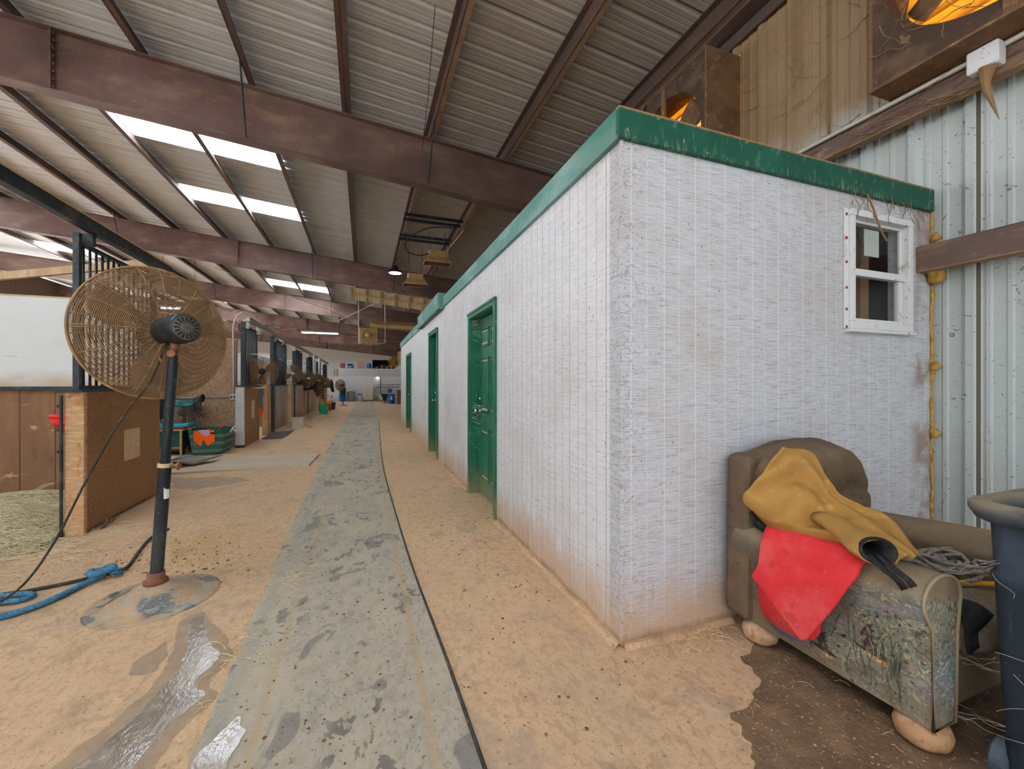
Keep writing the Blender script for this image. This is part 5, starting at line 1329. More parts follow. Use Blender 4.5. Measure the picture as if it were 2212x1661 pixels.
for i in range(44):
    random.seed(i + 400)
    y = random.uniform(1.9, 4.2); z = random.uniform(3.55, 4.8)
    web(mb, (XR - .035, y, z), (XR - .035, y + random.uniform(-.5, .5), z + random.uniform(-.5, .4)), 1, .1, .008, random.uniform(.001, .003), i)
mb.build('cobweb', m_web, loc=(XR - .03, 3, 4.1), kind='stuff', label='brown cobweb strands on the metal wall between the two extractor fans', cat='cobweb')
mb = MB()
for i in range(16):
    random.seed(i + 500)
    x = random.uniform(2.9, 3.65)
    web(mb, (x, WY - .03, 2.52), (x + random.uniform(-.1, .12), WY - .035, random.uniform(2.3, 2.48)), 1, .03, .008, random.uniform(.0015, .0045), i)
mb.tube(curve([(3.0, WY - .035, 2.5), (3.05, WY - .04, 2.42), (3.09, WY - .045, 2.33), (3.13, WY - .045, 2.27), (3.18, WY - .045, 2.22)], 4), .006, 5)
mb.build('cobweb', m_web, loc=(3.2, WY - .03, 2.45), kind='stuff', label='brown cobweb tendrils hanging over the top of the window', cat='cobweb')
mb = MB()
for i in range(40):
    random.seed(i + 600)
    z = random.choice([random.uniform(.5, 2.0), random.uniform(1.85, 2.05), random.uniform(.85, 1.1)])
    web(mb, (WX + .02, 4.75, z), (WX + .09, 4.75 - random.uniform(.02, .3), z + random.uniform(-.06, .06)), 1, .02, .008, .0012, i)
mb.build('cobweb', m_webw, loc=(WX + .05, 4.7, 1.5), kind='stuff', label='white cobwebs in the recess of the nearest green door', cat='cobweb')
mb = MB()
for i in range(60):
    random.seed(i + 700)
    x = random.uniform(-4, 2.5); dz = random.uniform(.02, .5)
    web(mb, (x, 7.09, zb(x) - dz * random.random() - .02), (x + random.uniform(-.4, .4), 7.1, zb(x) - dz - .03), 1, .08, .01, random.uniform(.0015, .004), i)
mb.build('cobweb', m_web, loc=(0, 7.1, 5.3), kind='stuff', label='dusty cobwebs clinging to the face of the nearest steel rafter', cat='cobweb')
# ------------------------------------------------------------------ grooming bay things
t = thing('tack_box', 'green wooden tack box with round orange spots behind the fan pole', 'box', (-3.35, 9.35, 0))
m_tg = mat('tack_green', '#1f5a4a', .6, layers=[dict(t='n', sc=6, lo=.5, hi=.75, c='#3b6a5a', k=.6)])
m_tgd = mat('tack_dark', '#3c4138', .7, layers=[dict(t='n', sc=6, lo=.5, hi=.75, c='#5d594a', k=.7)])
B(-3.72, -3.11, 9.06, 9.6, .13, .44).build('box_body', m_tg, t)
MB().box(-3.74, -3.07, 9.03, 9.62, .44, .47).box(-3.74, -3.1, 9.04, 9.06, .12, .15).build('lid', m_patch, t)
for a, b in ((-3.12, -3.09),):
    MB().box(a, b, 9.03, 9.07, 0, .44).build('corner_post', m_patch, t)
MB().prism([(9.07, .0), (9.2, 0), (9.21, .08), (9.27, .13), (9.35, .13), (9.41, .08), (9.42, 0), (9.6, 0), (9.6, .44), (9.07, .44)], 'x', -3.11, -3.095).build('side_panel', m_tgd, t)
for x in (-3.53, -3.25):
    MB().lathe([(.035, 0), (.035, -.008), (.02, -.012)], (x, 9.058, .3), 16, 'y').build('orange_spot', mat('orange_spot', '#c1502d', .6), t)
for i, (nm, z0, z1, m, lb, x0, x1, y0, y1) in enumerate((('saddle_pad', .472, .505, mat('pad_orange', '#de5a24', .85), 'orange saddle pad lying on the tack box under the turquoise one', -3.72, -3.08, 9.06, 9.58), ('saddle_pad', .51, .55, mat('pad_turquoise', '#35b7d6', .8), 'turquoise saddle pad on top of the tack box', -3.74, -3.0, 9.02, 9.62))):
    MB().grid([[(x0 + (x1 - x0) * i / 8, y0 + (y1 - y0) * j / 6, (z0 + z1) / 2 + .012 * n3((i, j, 0), .5, 3) + .012 * (i > 6)) for j in range(7)] for i in range(9)]).build(nm, m, loc=((x0 + x1) / 2, 9.3, z0), solid=z1 - z0, smooth=False, label=lb, cat='saddle pad')
# striped basket
t = thing('storage_basket', 'green striped fabric basket with white rope handles against the pebble-dash wall', 'basket', (-2.66, 9.15, 0))
m_bs = mat('striped_fabric', '#1f5d4c', .8, layers=[dict(t='line', ax='z', p=.135, w=.05, o=.05, c='#75807a', k=.9), dict(t='n', sc=7, lo=.5, hi=.75, c='#5d6a60', k=.5)])
m_bi = mat('basket_lining', '#12614e', .8)
def brect(q, z):
    x0, x1, y0, y1 = -2.92 - .05 * q, -2.45 + .07 * q, 8.93 - .03 * q, 9.5 + .05 * q
    return rrect(x0, x1, y0, y1, .06, z)
stack([brect(0, .01), brect(.5, .22), brect(1, .44), brect(.95, .442), brect(.45, .22), brect(-.02, .03)], True, True).build('body', [m_bs], t, auto=True)
stack([brect(1.02, .43), brect(1.04, .448), brect(.95, .45), brect(.94, .43)], False, False).build('rim', m_bi, t)
MB().tube(curve([(-2.375, 9.15, .38), (-2.32, 9.18, .47), (-2.27, 9.22, .44), (-2.29, 9.25, .36), (-2.35, 9.27, .42), (-2.38, 9.3, .4)], 5), .014, 8).build('rope_handle', m_white, t, smooth=True)
MB().tube(curve([(-2.98, 9.15, .42), (-3.03, 9.18, .49), (-3.08, 9.22, .47), (-3.05, 9.28, .42)], 5), .014, 8).build('rope_handle', m_patch, t, smooth=True)
t = thing('orange_vest', 'orange cloth with two pointed ends hanging over the front of the striped basket', 'cloth', (-2.68, 8.89, .2))
m_or = mat('bright_orange_cloth', '#ee661d', .8)
def flap(pts, y, nm, m, par, sd):
    c = Vector((sum(p[0] for p in pts) / len(pts), y, sum(p[1] for p in pts) / len(pts)))
    vs = [c] + [Vector((p[0], y + .015 * n3((p[0], 0, p[1]), 12, sd), p[1])) for p in pts]
    n = len(pts)
    MB().add(vs, [(0, 1 + k, 1 + (k + 1) % n) for k in range(n)]).build(nm, m, par, solid=.012, smooth=False)
flap([(-2.86, .44), (-2.74, .45), (-2.72, .3), (-2.76, .16), (-2.87, .27)], 8.9, 'left_point', m_or, t, 1)
flap([(-2.74, .45), (-2.56, .45), (-2.54, .25), (-2.65, .17), (-2.73, .29)], 8.895, 'right_point', m_or, t, 2)
flap([(-2.61, .41), (-2.55, .41), (-2.55, .375), (-2.61, .38)], 8.885, 'dark_band', m_blackc, t, 3)
flap([(-2.8, .455), (-2.63, .46), (-2.62, .38), (-2.66, .34), (-2.72, .36)], 8.88, 'pink_cloth', mat('pink_cloth', '#e0b0dd', .8), thing('pink_cloth', 'small pale pink cloth lying over the orange one on the basket', 'cloth', (-2.7, 8.88, .4)), 4)
MB().grid(upgrid([[(-2.56, 9.1, .44), (-2.52, 9.12, .47), (-2.46, 9.14, .5)], [(-2.54, 9.16, .42), (-2.5, 9.18, .45), (-2.44, 9.2, .48)]], 4, 4)).build('crimson_cloth', mat('crimson', '#b64066', .8), loc=(-2.5, 9.15, .42), solid=.02, label='crimson cloth end sticking out of the basket near its right handle', cat='cloth')

# saddle on its rack
t = thing('riding_saddle', 'dark leather riding saddle with a teal pad and hanging straps on the bay wall', 'saddle', (-3.1, 9.5, .7))
m_lea = mat('dark_leather', '#3a3330', .5, layers=[dict(t='n', sc=10, lo=.5, hi=.7, c='#5a504a', k=.6)])
m_teal = mat('teal_pad', '#2f7f86', .8, layers=[dict(t='n', sc=8, lo=.5, hi=.6, c='#76a9ac', k=.7)])
sg = []
for i in range(13):
    u = i / 12; row = []
    x = -3.42 + .5 * u
    rise = .05 * (2 * u - 1) ** 2 + (.05 * max(0, u - .75) * 4)
    for j in range(13):
        a = PI * (j / 12)
        row.append((x + .03 * math.sin(a), 9.45 - .15 * math.cos(a), .92 + rise + .13 * math.sin(a) - .06))
    sg.append(row)
MB().grid(sg).build('seat', m_lea, t, smooth=True, solid=.03)
flp = [[(-3.22 + .22 * i / 6 + .04 * math.sin(j / 6 * 3), 9.3 - .02 * j / 8, .9 - .22 * j / 8 * (1 - .3 * ((i - 3) / 3) ** 2)) for j in range(9)] for i in range(7)]
MB().grid(flp).build('flap', m_lea, t, smooth=True, solid=.012)
MB().grid([[(-3.0 + .12 * i / 6, 9.32, 1.0 - .25 * j / 6 + .05 * math.sin(i / 6 * 3)) for j in range(7)] for i in range(7)]).build('rear_flap', m_lea, t, smooth=True, solid=.012)
pdg = [[(-3.3 + .3 * i / 8, 9.285 + .01 * math.sin(i), 1.0 - .1 * j / 4 - .03 * math.sin(i / 8 * PI)) for j in range(5)] for i in range(9)]
MB().grid(pdg).build('teal_pad', m_teal, t, smooth=True, solid=.03)
for k, (x, dx, z1) in enumerate(((-3.15, -.01, .52), (-3.12, .0, .52), (-3.05, .05, .62), (-3.02, .06, .6), (-2.97, .08, .65), (-2.93, .1, .66), (-2.91, .11, .72))):
    MB().tube(curve([(x, 9.29, .82), (x + dx * .4, 9.28, .72), (x + dx, 9.28, z1)], 5), .008, 5).build('strap', m_lea, t)
MB().box(-3.3, -3.05, 9.4, 9.82, .86, .9).build('rack_arm', m_iron, t)
t = thing('hanging_tack', 'black tack hanging left of the saddle, half hidden by the stall panel', 'tack', (-3.55, 9.4, .5))
MB().grid([[(-3.62 + .17 * i / 5, 9.42 + .02 * n3((i, j, 0), .7, 2), 1.0 - .36 * j / 8) for j in range(9)] for i in range(6)]).build('black_flap', m_blackc, t, smooth=True, solid=.03)
for x in (-3.55, -3.49): MB().tube([(x, 9.42, .66), (x + .03, 9.42, .5)], .01, 5).build('strap', m_lea, t)
MB().box(-3.58, -3.5, 9.42, 9.82, .97, 1.0).build('wall_hook', m_iron, t)
t = thing('grey_rag', 'grey and blue crumpled cloth on the rubber sheet behind the fan pole', 'cloth', (-2.65, 7.75, .03))
MB().grid(upgrid([[(-2.85, 7.6, .04), (-2.65, 7.55, .12), (-2.45, 7.6, .05)], [(-2.8, 7.75, .06), (-2.6, 7.72, .16), (-2.3, 7.85, .09)], [(-2.75, 7.95, .04), (-2.55, 7.95, .06), (-2.22, 8.1, .1)]], 5, 5)).build('grey_cloth', mat('grey_felt', '#8a837a', .9), t, smooth=True, solid=.02)
MB().grid(upgrid([[(-2.78, 7.62, .11), (-2.66, 7.6, .16), (-2.56, 7.64, .13)], [(-2.76, 7.72, .13), (-2.62, 7.71, .185), (-2.5, 7.76, .15)]], 4, 4)).build('blue_cloth', m_bluec, t, smooth=True, solid=.015)

# ------------------------------------------------------------------ horses
def horse(poll, D, lb, m, mm, neck_low=0, halter=None):
    poll = Vector(poll); D = Vector(D).normalized()
    Fv = Vector((1, -.15, 0)); Fv = (Fv - D * Fv.dot(D)).normalized(); Sv = D.cross(Fv).normalized()
    wx = poll.x - 1.15
    t = thing('horse', lb, 'horse', (wx, poll.y, 0))
    L_ = .64
    rings = [((wx + dx, poll.y, z), (0, rw, 0), (0, 0, rh)) for dx, z, rw, rh in [(-1.75, 1.28, .08, .1), (-1.62, 1.3, .24, .27), (-1.3, 1.22, .29, .34), (-.9, 1.14, .31, .36), (-.5, 1.14, .3, .37), (-.2, 1.18, .26, .34)]]
    thr = poll + D * .16 - Fv * .2
    nk = curve([(wx, poll.y, 1.22), (wx + .4, poll.y, 1.22 + (poll.z - 1.4) * .5), tuple(thr.lerp(Vector((wx + .4, poll.y, 1.25)), .4)), tuple(thr)], 4)
    for k, p in enumerate(nk):
        q = k / (len(nk) - 1)
        a = nk[max(k - 1, 0)]; b = nk[min(k + 1, len(nk) - 1)]; tt = (b - a).normalized()
        u = Vector((0, 1, 0)).cross(tt).normalized()
        rings.append((p, Vector((0, .21 - .11 * q, 0)), u * (.31 - .13 * q)))
    mb = MB(); mb.loft(rings, 18)
    hd = [(-.1, .05, .04), (-.05, .12, .068), (.0, .15, .08), (.12, .178, .1), (.25, .18, .106), (.36, .158, .098), (.5, .118, .08), (.62, .098, .068), (.75, .088, .062), (.86, .09, .066), (.94, .08, .06), (.99, .055, .045), (1.01, .02, .018)]
    def ctr(q, d): return poll + D * (q * L_) - Fv * d + Fv * (.018 * math.sin(max(0, q) * PI))
    mb.loft([(ctr(q, d), Sv * w_, Fv * d) for q, d, w_ in hd], 18)
    for dx in (-1.5, -.25):
        for sg in (-1, 1):
            y = poll.y + sg * .17; hind = dx < -1
            mb.tube([(wx + dx, y, 1.1), (wx + dx + (.06 if hind else 0), y, .75), (wx + dx - (.1 if hind else 0), y, .48), (wx + dx - (.05 if hind else 0), y, .15), (wx + dx, y, .06), (wx + dx + .03, y, 0)], [.13, .11, .06, .042, .055, .065], 10)
    o = mb.build('body', m, t, smooth=True)
    r = o.modifiers.new('merge', 'REMESH'); r.mode = 'VOXEL'; r.voxel_size = .018; r.use_smooth_shade = True
    me = bpy.data.materials.get('horse_eye') or mat('horse_eye', '#120d0a', .15)
    for sg in (-1, 1):
        b = poll + Sv * sg * .05 - Fv * .05 - D * .02
        MB().loft([(b, Sv * .03, Fv * .022), (b - D * .07, Sv * .034, Fv * .02), (b - D * .13 + Sv * sg * .012 + Fv * .02, Sv * .02, Fv * .012), (b - D * .18 + Fv * .03, Sv * .003, Fv * .003)], 8).build('ear', m, t, smooth=True)
        MB().lathe([(.002, -.02), (.016, -.014), (.021, 0), (.016, .014), (.002, .02)], ctr(.26, .18) + Sv * sg * .088 + Fv * .1, 10).build('eye', me, t, smooth=True)
        MB().lathe([(.002, -.014), (.015, 0), (.002, .014)], ctr(.9, .09) + Sv * sg * .05 + Fv * .045, 8).build('nostril', m_dark, t, smooth=True)
    mn = []
    for k in range(9):
        p = nk[min(len(nk) - 1, 2 + k)] if len(nk) > 10 else nk[k]
        q = min(1, (2 + k) / (len(nk) - 1)); h = .32 - .13 * q
        mn.append([p + Vector((0, .01, h * .97)), p + Vector((0, -.03, h + .03)), p + Vector((.01, -.13 + .05 * q, h * .7)), p + Vector((.02, -.215 + .1 * q, h * .15))])
    MB().grid(mn).build('mane', mm, t, smooth=True, solid=.018)
    MB().loft([(poll - D * .03 - Fv * .02, Sv * .04, Fv * .03), (poll + D * .08 + Fv * .022, Sv * .045, Fv * .014), (poll + D * .2 + Fv * .03, Sv * .012, Fv * .006)], 8).build('forelock', mm, t, smooth=True)
    if halter:
        for q, d, w_ in ((.6, .105, .075), (.14, .185, .106)):
            c = ctr(q, d)
            MB().tube([c + Sv * (w_ + .006) * math.cos(a_) + Fv * (d + .006) * math.sin(a_) for a_ in [2 * PI * k / 18 for k in range(18)]], .012, 6, closed=True).build('halter_strap', halter, t, smooth=True)
    return t
m_h1 = mat('dark_bay_coat', '#3c2a29', .5, layers=[dict(t='n', sc=3, lo=.45, hi=.7, c='#543a35', k=.7)])
m_h2 = mat('black_coat', '#232126', .45, layers=[dict(t='n', sc=3, lo=.5, hi=.7, c='#37343a', k=.7)])
m_h3 = mat('brown_coat', '#6b4a33', .6, layers=[dict(t='n', sc=3, lo=.45, hi=.7, c='#7d5a40', k=.7)])
m_mane = mat('black_mane', '#18161a', .7)
horse((-1.83, 18.85, 1.4), (.2, .03, -1), 'dark bay horse reaching its head down out of the third stall opening', m_h1, m_mane)
horse((-1.7, 26.25, 1.42), (.18, -.2, -1), 'black horse looking out of the farthest stall with pricked ears', m_h2, m_mane)
horse((-1.88, 22.45, 1.16), (.1, 0, -1), 'brown horse with a lowered haltered head between the dark and black horses', m_h3, m_mane, halter=m_conduit)

# ------------------------------------------------------------------ aisle things further down
m_wplast = mat('white_plastic', '#e3dfd6', .5, layers=[dict(t='n', sc=8, lo=.5, hi=.7, c='#c8bfb0', k=.6)])
t = thing('plastic_tub', 'square white plastic bucket standing in front of the stall doors', 'bucket', (-1.78, 13.4, 0))
def ttub(x0, x1, y0, y1, h, fl, r=.04):
    return stack([rrect(x0, x1, y0, y1, r, .005), rrect(x0 - fl, x1 + fl, y0 - fl, y1 + fl, r, h), rrect(x0 - fl + .012, x1 + fl - .012, y0 - fl + .012, y1 + fl - .012, r, h), rrect(x0 + .012, x1 - .012, y0 + .012, y1 - .012, r, .02)], True, True)
ttub(-1.93, -1.66, 13.28, 13.55, .3, .015).build('body', m_wplast, t, auto=True)
stack([rrect(-1.96, -1.63, 13.25, 13.58, .04, .27), rrect(-1.965, -1.625, 13.245, 13.585, .04, .31), rrect(-1.94, -1.65, 13.27, 13.56, .04, .31)], False, False).build('rim', m_wplast, t, auto=True)
MB().tube(curve([(-1.62, 13.4, .1), (-1.5, 13.42, .02), (-1.42, 13.45, .012)], 4), .01, 6).build('strap', m_redp, t)
def roundbucket(nm, lb, cat, x, y, r0, r1, h, m, hd=None, group=None, kind=None, z=0):
    t = thing(nm, lb, cat, (x, y, z), group)
    MB().lathe([(.001, z + .012), (r0 - .01, z + .012), (r0, z), (r1, z + h), (r1 + .012, z + h), (r1 + .012, z + h - .02), (r1 + .002, z + h - .025)][2:] + [], (x, y, 0), 28, caps=False).lathe([(r1 - .008, z + h), (r0 - .008, z + .015), (.001, z + .015)], (x, y, 0), 28, caps=False).lathe([(.001, z), (r0, z)], (x, y, 0), 28, caps=False).build('body', m, t, smooth=False, auto=True)
    if hd:
        MB().tube([(x - r1 * math.cos(PI * k / 12), y, z + h - .01 + hd * math.sin(PI * k / 12)) for k in range(13)], .006, 6).build('handle', m_galv, t, smooth=True)
    return t
m_gp = mat('green_plastic', '#11a06c', .45)
t = roundbucket('muck_bucket', 'bright green bucket full of grooming things beside the stalls', 'bucket', -1.58, 18.9, .17, .21, .4, m_gp)
for k, (dx, dy, h, m) in enumerate(((-.1, 0, .6, m_patch), (-.02, .05, .55, m_white), (.06, -.03, .5, m_galv))):
    MB().tube([(-1.58 + dx * .3, 18.9 + dy, .05), (-1.58 + dx, 18.9 + dy, h)], .02, 8).build('brush_handle', m, loc=(-1.58, 18.9, .05), label='%s stick standing in the bright green bucket' % ('tan', 'white', 'grey')[k], cat='stick')
MB().tube(curve([(-1.8, 18.85, .7), (-1.78, 18.75, .4), (-1.74, 18.65, .12), (-1.55, 18.55, .015), (-1.35, 18.6, .015), (-1.3, 18.85, .02), (-1.38, 19.0, .1)], 6), .018, 6).build('hose_loop', m_insul, loc=(-1.6, 18.7, .01), smooth=True, label='pale yellow hose looped around the bright green bucket', cat='hose')
MB().tube(curve([(-2.05, 17.9, .015), (-1.8, 17.2, .015), (-1.55, 17.1, .015), (-1.3, 17.5, .015), (-1.5, 17.9, .015), (-1.75, 17.7, .015), (-1.5, 17.3, .03), (-1.2, 17.3, .015), (-1.1, 17.6, .015)], 8), .016, 6).build('garden_hose', m_insul, loc=(-1.5, 17.5, 0), smooth=True, label='pale yellow garden hose coiled flat on the floor before the green bucket', cat='hose')
roundbucket('red_bucket', 'small red bucket just behind the bright green bucket', 'bucket', -1.56, 21.4, .12, .15, .32, m_redp)
MB().lathe([(.001, 0), (.12, .02), (.15, .1), (.1, .2), (.001, .24)], (-1.56, 21.35, .3), 16).build('yellow_sponge', m_yell, loc=(-1.56, 21.35, .3), smooth=True, label='yellow lump sitting in the small red bucket', cat='sponge')
m_dkg = mat('dark_green_plastic', '#1c4a40', .5)
t = thing('storage_tub', 'dark green tub filled with a lilac cloth beyond the red bucket', 'tub', (-1.52, 22.3, 0))
ttub(-1.66, -1.34, 22.1, 22.5, .34, .05).build('body', m_dkg, t, auto=True)
MB().grid(upgrid([[(-1.75, 22.05, .38), (-1.5, 22.0, .46), (-1.28, 22.05, .36)], [(-1.7, 22.3, .46), (-1.5, 22.3, .54), (-1.3, 22.3, .44)], [(-1.7, 22.5, .4), (-1.5, 22.5, .46), (-1.3, 22.5, .38)]], 4, 4)).build('lilac_towel', mat('lilac', '#cfc3dc', .85), loc=(-1.5, 22.3, .36), smooth=True, solid=.04, label='lilac towel heaped on the dark green tub', cat='towel')

# white block room closing the aisle
EY = 32.4
B(-2.3, XR - .05, EY, EY + .2, 0, 1.8).build('wall_block', m_block, kind='structure')
B(-2.05, XR - .05, EY + .02, EY + .2, 1.8, 2.4).build('wall_block_top', m_blockup, kind='structure')
B(-2.05, XR - .05, EY + .2, EY + 5, 2.3, 2.4).build('ceiling_block', m_blockup, kind='structure')
MB().box(-2.02, -1.98, EY - .02, EY + .02, 1.8, 2.36).box(-1.82, -1.78, EY - .02, EY + .02, 1.8, 2.36).build('wall_strip', m_brown, loc=(-1.9, EY, 1.8), label='pair of dark upright strips at the left end of the grey block band', cat='strip')
# loft things
LZ = 2.4
mb = MB().cbox(-1.6, -1.26, EY + .25, EY + .6, LZ, LZ + .4, .03); mb.build('cooler_box', mat('maroon', '#6e2c3a', .6), loc=(-1.4, EY + .4, LZ), label='maroon box with a pale mark on top of the white block wall', cat='box')
mb = MB().lathe([(.18, 0), (.2, .16), (.21, .17), (.14, .24), (.001, .26)], (-.85, EY + .4, LZ), 20); mb.build('blue_basin', mat('basin_blue', '#5a7fc0', .5), loc=(-.85, EY + .4, LZ), auto=True, label='blue round basin with a white lid on the white block wall', cat='basin')
mb = MB().box(-1.1, -.75, EY + .75, EY + 1.0, LZ, LZ + .36); mb.build('dark_case', m_dark, loc=(-.9, EY + .9, LZ), label='small dark case behind the blue basin on the block wall', cat='case')
t = thing('cardboard_box', 'tall mauve-brown cardboard box on top of the block wall', 'box', (-.15, EY + .4, LZ))
MB().box(-.42, .1, EY + .25, EY + .6, LZ, LZ + .7).build('carton', mat('mauve_card', '#a58a86', .85), t)
MB().prism([(-.42, LZ + .7), (.1, LZ + .7), (.06, LZ + .8), (-.3, LZ + .79)], 'y', EY + .58, EY + .6).build('open_flap', m_patch, t)
t = thing('blue_drum', 'bright blue plastic drum on top of the block wall', 'drum', (.4, EY + .45, LZ))
MB().lathe([(.14, 0), (.17, .04), (.18, .2), (.17, .36), (.13, .42), (.001, .43)], (.4, EY + .45, LZ), 24).build('drum_body', mat('drum_blue', '#2a6fae', .4), t, auto=True)
MB().lathe([(.183, .19), (.188, .2), (.183, .21)], (.4, EY + .45, LZ), 24, caps=False).build('drum_hoop', m_bin, t)
t = thing('storage_shelf', 'dark storage rack full of clutter on top of the block wall', 'shelf', (1.4, EY + 1.2, LZ))
MB().box(.65, 2.3, EY + 1.5, EY + 1.55, LZ, LZ + .68).box(.65, 2.3, EY + .9, EY + 1.5, LZ + .66, LZ + .7).box(.65, .7, EY + .9, EY + 1.5, LZ, LZ + .7).box(2.25, 2.3, EY + .9, EY + 1.5, LZ, LZ + .7).build('rack', m_dark, t)
for i in range(8):
    random.seed(i + 31); x = .8 + i * .18; h = random.uniform(.18, .42)
    MB().lathe([(.06, 0), (.065, h * .8), (.03, h)], (x, EY + .75, LZ), 12).build('storage_jar', [m_brown, m_galv, m_rubber, m_heat][i % 4], loc=(x, EY + .75, LZ), label='%s jar in the row before the dark storage rack' % ['first', 'second', 'third', 'fourth', 'fifth', 'sixth', 'seventh', 'eighth'][i], cat='jar', group='jars before the storage rack')
t = thing('hanging_straw', 'golden bundle hanging at the right end of the loft', 'bundle', (2.2, EY + .3, 2.5))
mb = MB(); random.seed(77)
for _ in range(120):
    a = Vector((random.gauss(2.2, .12), EY + .3 + random.gauss(0, .1), 3.4 - abs(random.gauss(0, .15)))); b = Vector((random.gauss(2.15, .2), EY + .3 + random.gauss(0, .15), random.uniform(2.5, 3.0)))
    mb.tube([a, a.lerp(b, .5) + Vector((random.uniform(-.08, .08), 0, 0)), b], .018, 4)
mb.build('bundle', mat('golden_straw', '#b08a45', .7, layers=[dict(t='n', sc=9, lo=.45, hi=.65, c='#6a4c2a')]), t)
MB().tube([(2.2, EY + .3, 2.4), (2.2, EY + .3, 3.45)], .03, 8).build('post', m_rust, t)

# things on the floor by the block wall
m_bluep = mat('blue_plastic', '#1a5fb4', .45)
t = thing('blue_tote', 'blue plastic tote under a black bin at the left of the block wall', 'tote', (-1.42, 32.0, 0))
ttub(-1.62, -1.2, 31.8, 32.2, .45, .03).build('body', m_bluep, t, auto=True)
t = roundbucket('black_bin', 'black round bin standing in the blue tote by the block wall', 'bin', -1.42, 32.0, .19, .24, .95, m_blackp, z=.02)
t = roundbucket('metal_trash_can', 'grey galvanised trash can against the block wall', 'bin', -.85, 32.08, .22, .26, .68, m_galv)
MB().lathe([(.27, .66), (.275, .68), (.2, .73), (.001, .75)], (-.85, 32.08, 0), 24).build('lid', m_galv, t, auto=True)
t = roundbucket('white_pail', 'small white pail with a blue lid beside the washing machine', 'bucket', -.24, 32.05, .12, .15, .42, m_wplast)
MB().cbox(-.4, -.1, 31.9, 32.2, .42, .56, .04).build('blue_lid', mat('pail_blue', '#3f8fc4', .5), t)
t = thing('washing_machine', 'white washing machine against the block wall', 'washing machine', (.3, 32.05, 0))
MB().cbox(0, .66, 31.72, 32.32, .09, .98, .015).build('cabinet', m_wplast, t)
MB().prism([(32.18, .98), (32.34, .98), (32.34, 1.14), (32.26, 1.14)], 'x', 0, .66).build('control_panel', m_wplast, t)
for k in range(4): MB().lathe([(.022, 0), (.022, -.02)], (.14 + .1 * k + (.06 if k == 3 else 0), 32.2, 1.06), 10, 'y').build('control_knob', m_rubber, t)
MB().cbox(.05, .61, 31.74, 32.16, .98, .995, .004).build('lid', m_white, t)
for x in (.06, .6):
    for y in (31.78, 32.26): MB().lathe([(.025, 0), (.025, .09)], (x, y, 0), 8).build('leg', m_rubber, t)
t = thing('wash_pipes', 'black wash rack pipes with hanging hoses and a lamp on the block wall', 'pipes', (1.3, EY, 1))
MB().tube([(.85, EY - .05, 1.02), (2.6, EY - .05, 1.02)], .018, 6).tube([(1.75, EY - .04, 1.2), (2.6, EY - .04, 1.2)], .016, 6).tube([(1.2, EY - .05, .1), (1.2, EY - .05, 1.72)], .025, 8).tube([(.95, EY - .04, 1.02), (.95, EY - .04, 1.2), (1.75, EY - .04, 1.2)], .012, 6).build('pipe', m_iron, t)
for x in (.85, 1.05, 1.5, 1.68):
    MB().tube(curve([(x, EY - .06, 1.02), (x + .04, EY - .08, .9), (x - .04, EY - .07, .78), (x + .02, EY - .07, .6)], 4), .011, 5).build('hanging_hose', m_rubber, t)
fl = MB().lathe([(.04, .05), (.09, 0), (.085, -.02), (.001, -.02)], (1.0, EY - .1, 1.8), 14).tube([(1.2, EY - .05, 1.72), (1.1, EY - .1, 1.82), (1.0, EY - .1, 1.85)], .02, 6).build('lamp_shade', m_white, t)
MB().lathe([(.06, -.03), (.03, -.05), (.001, -.055)], (1.0, EY - .1, 1.8), 12).build('bulb', m_lamp, fl)
t = thing('sprayer_pump', 'white and dark pump standing under the wash pipes', 'pump', (1.25, 32.1, 0))
MB().cbox(1.1, 1.3, 31.95, 32.2, .06, .5, .02).build('tank', m_wplast, t)
MB().lathe([(.14, .0), (.16, .1), (.12, .3), (.06, .42), (.001, .45)], (1.5, 32.1, 0), 16).build('motor', m_iron, t, auto=True)
t = roundbucket('blue_pail', 'small blue pail hanging from the wash pipes', 'bucket', 1.88, 32.2, .1, .14, .3, m_bluep, hd=.22, z=.58)
t = roundbucket('blue_barrel', 'large blue barrel bin with white lettering near the crate', 'bin', 1.7, 27.3, .19, .23, .62, m_bluep)
MB().grid([[(1.7 + .222 * math.cos(a), 27.3 + .222 * math.sin(a), z) for a in [-2.0 + .12 * i for i in range(5)]] for z in (.26, .33, .4, .47)]).build('white_label', m_wplast, t, solid=.004)
t = thing('wooden_crate', 'brown wooden crate standing on end beside the blue barrel', 'crate', (2.12, 26.7, 0))
MB().box(1.93, 2.35, 26.5, 26.9, 0, .05).box(1.93, 2.35, 26.5, 26.9, .85, .9).box(1.93, 1.97, 26.5, 26.9, 0, .9).box(2.31, 2.35, 26.5, 26.9, 0, .9).box(1.93, 2.35, 26.86, 26.9, 0, .9).box(1.93, 2.35, 26.5, 26.9, .42, .46).build('crate_boards', m_endgrain, t)
t = thing('wheelbarrow', 'dark wheelbarrow tipped beside the blue barrel', 'wheelbarrow', (1.4, 28.2, 0))
stack([rrect(1.2, 1.45, 28.0, 28.5, .08, .3), rrect(1.05, 1.62, 27.8, 28.8, .1, .6), rrect(1.07, 1.6, 27.82, 28.78, .1, .6), rrect(1.22, 1.43, 28.02, 28.48, .08, .32)], True, True).build('tray', m_dkg, t, auto=True)
MB().lathe([(.16, -.04), (.19, -.02), (.19, .02), (.16, .04)], (1.34, 27.9, .19), 20, 'x').build('wheel', m_rubber, t)
for x in (1.15, 1.5): MB().tube([(x, 27.75, .19), (x, 28.6, .34), (x, 29.3, .55)], .022, 6).build('handle', m_pale, t)
for x in (1.15, 1.5): MB().tube([(x, 28.55, .34), (x, 28.5, 0)], .018, 6).build('leg', m_iron, t)
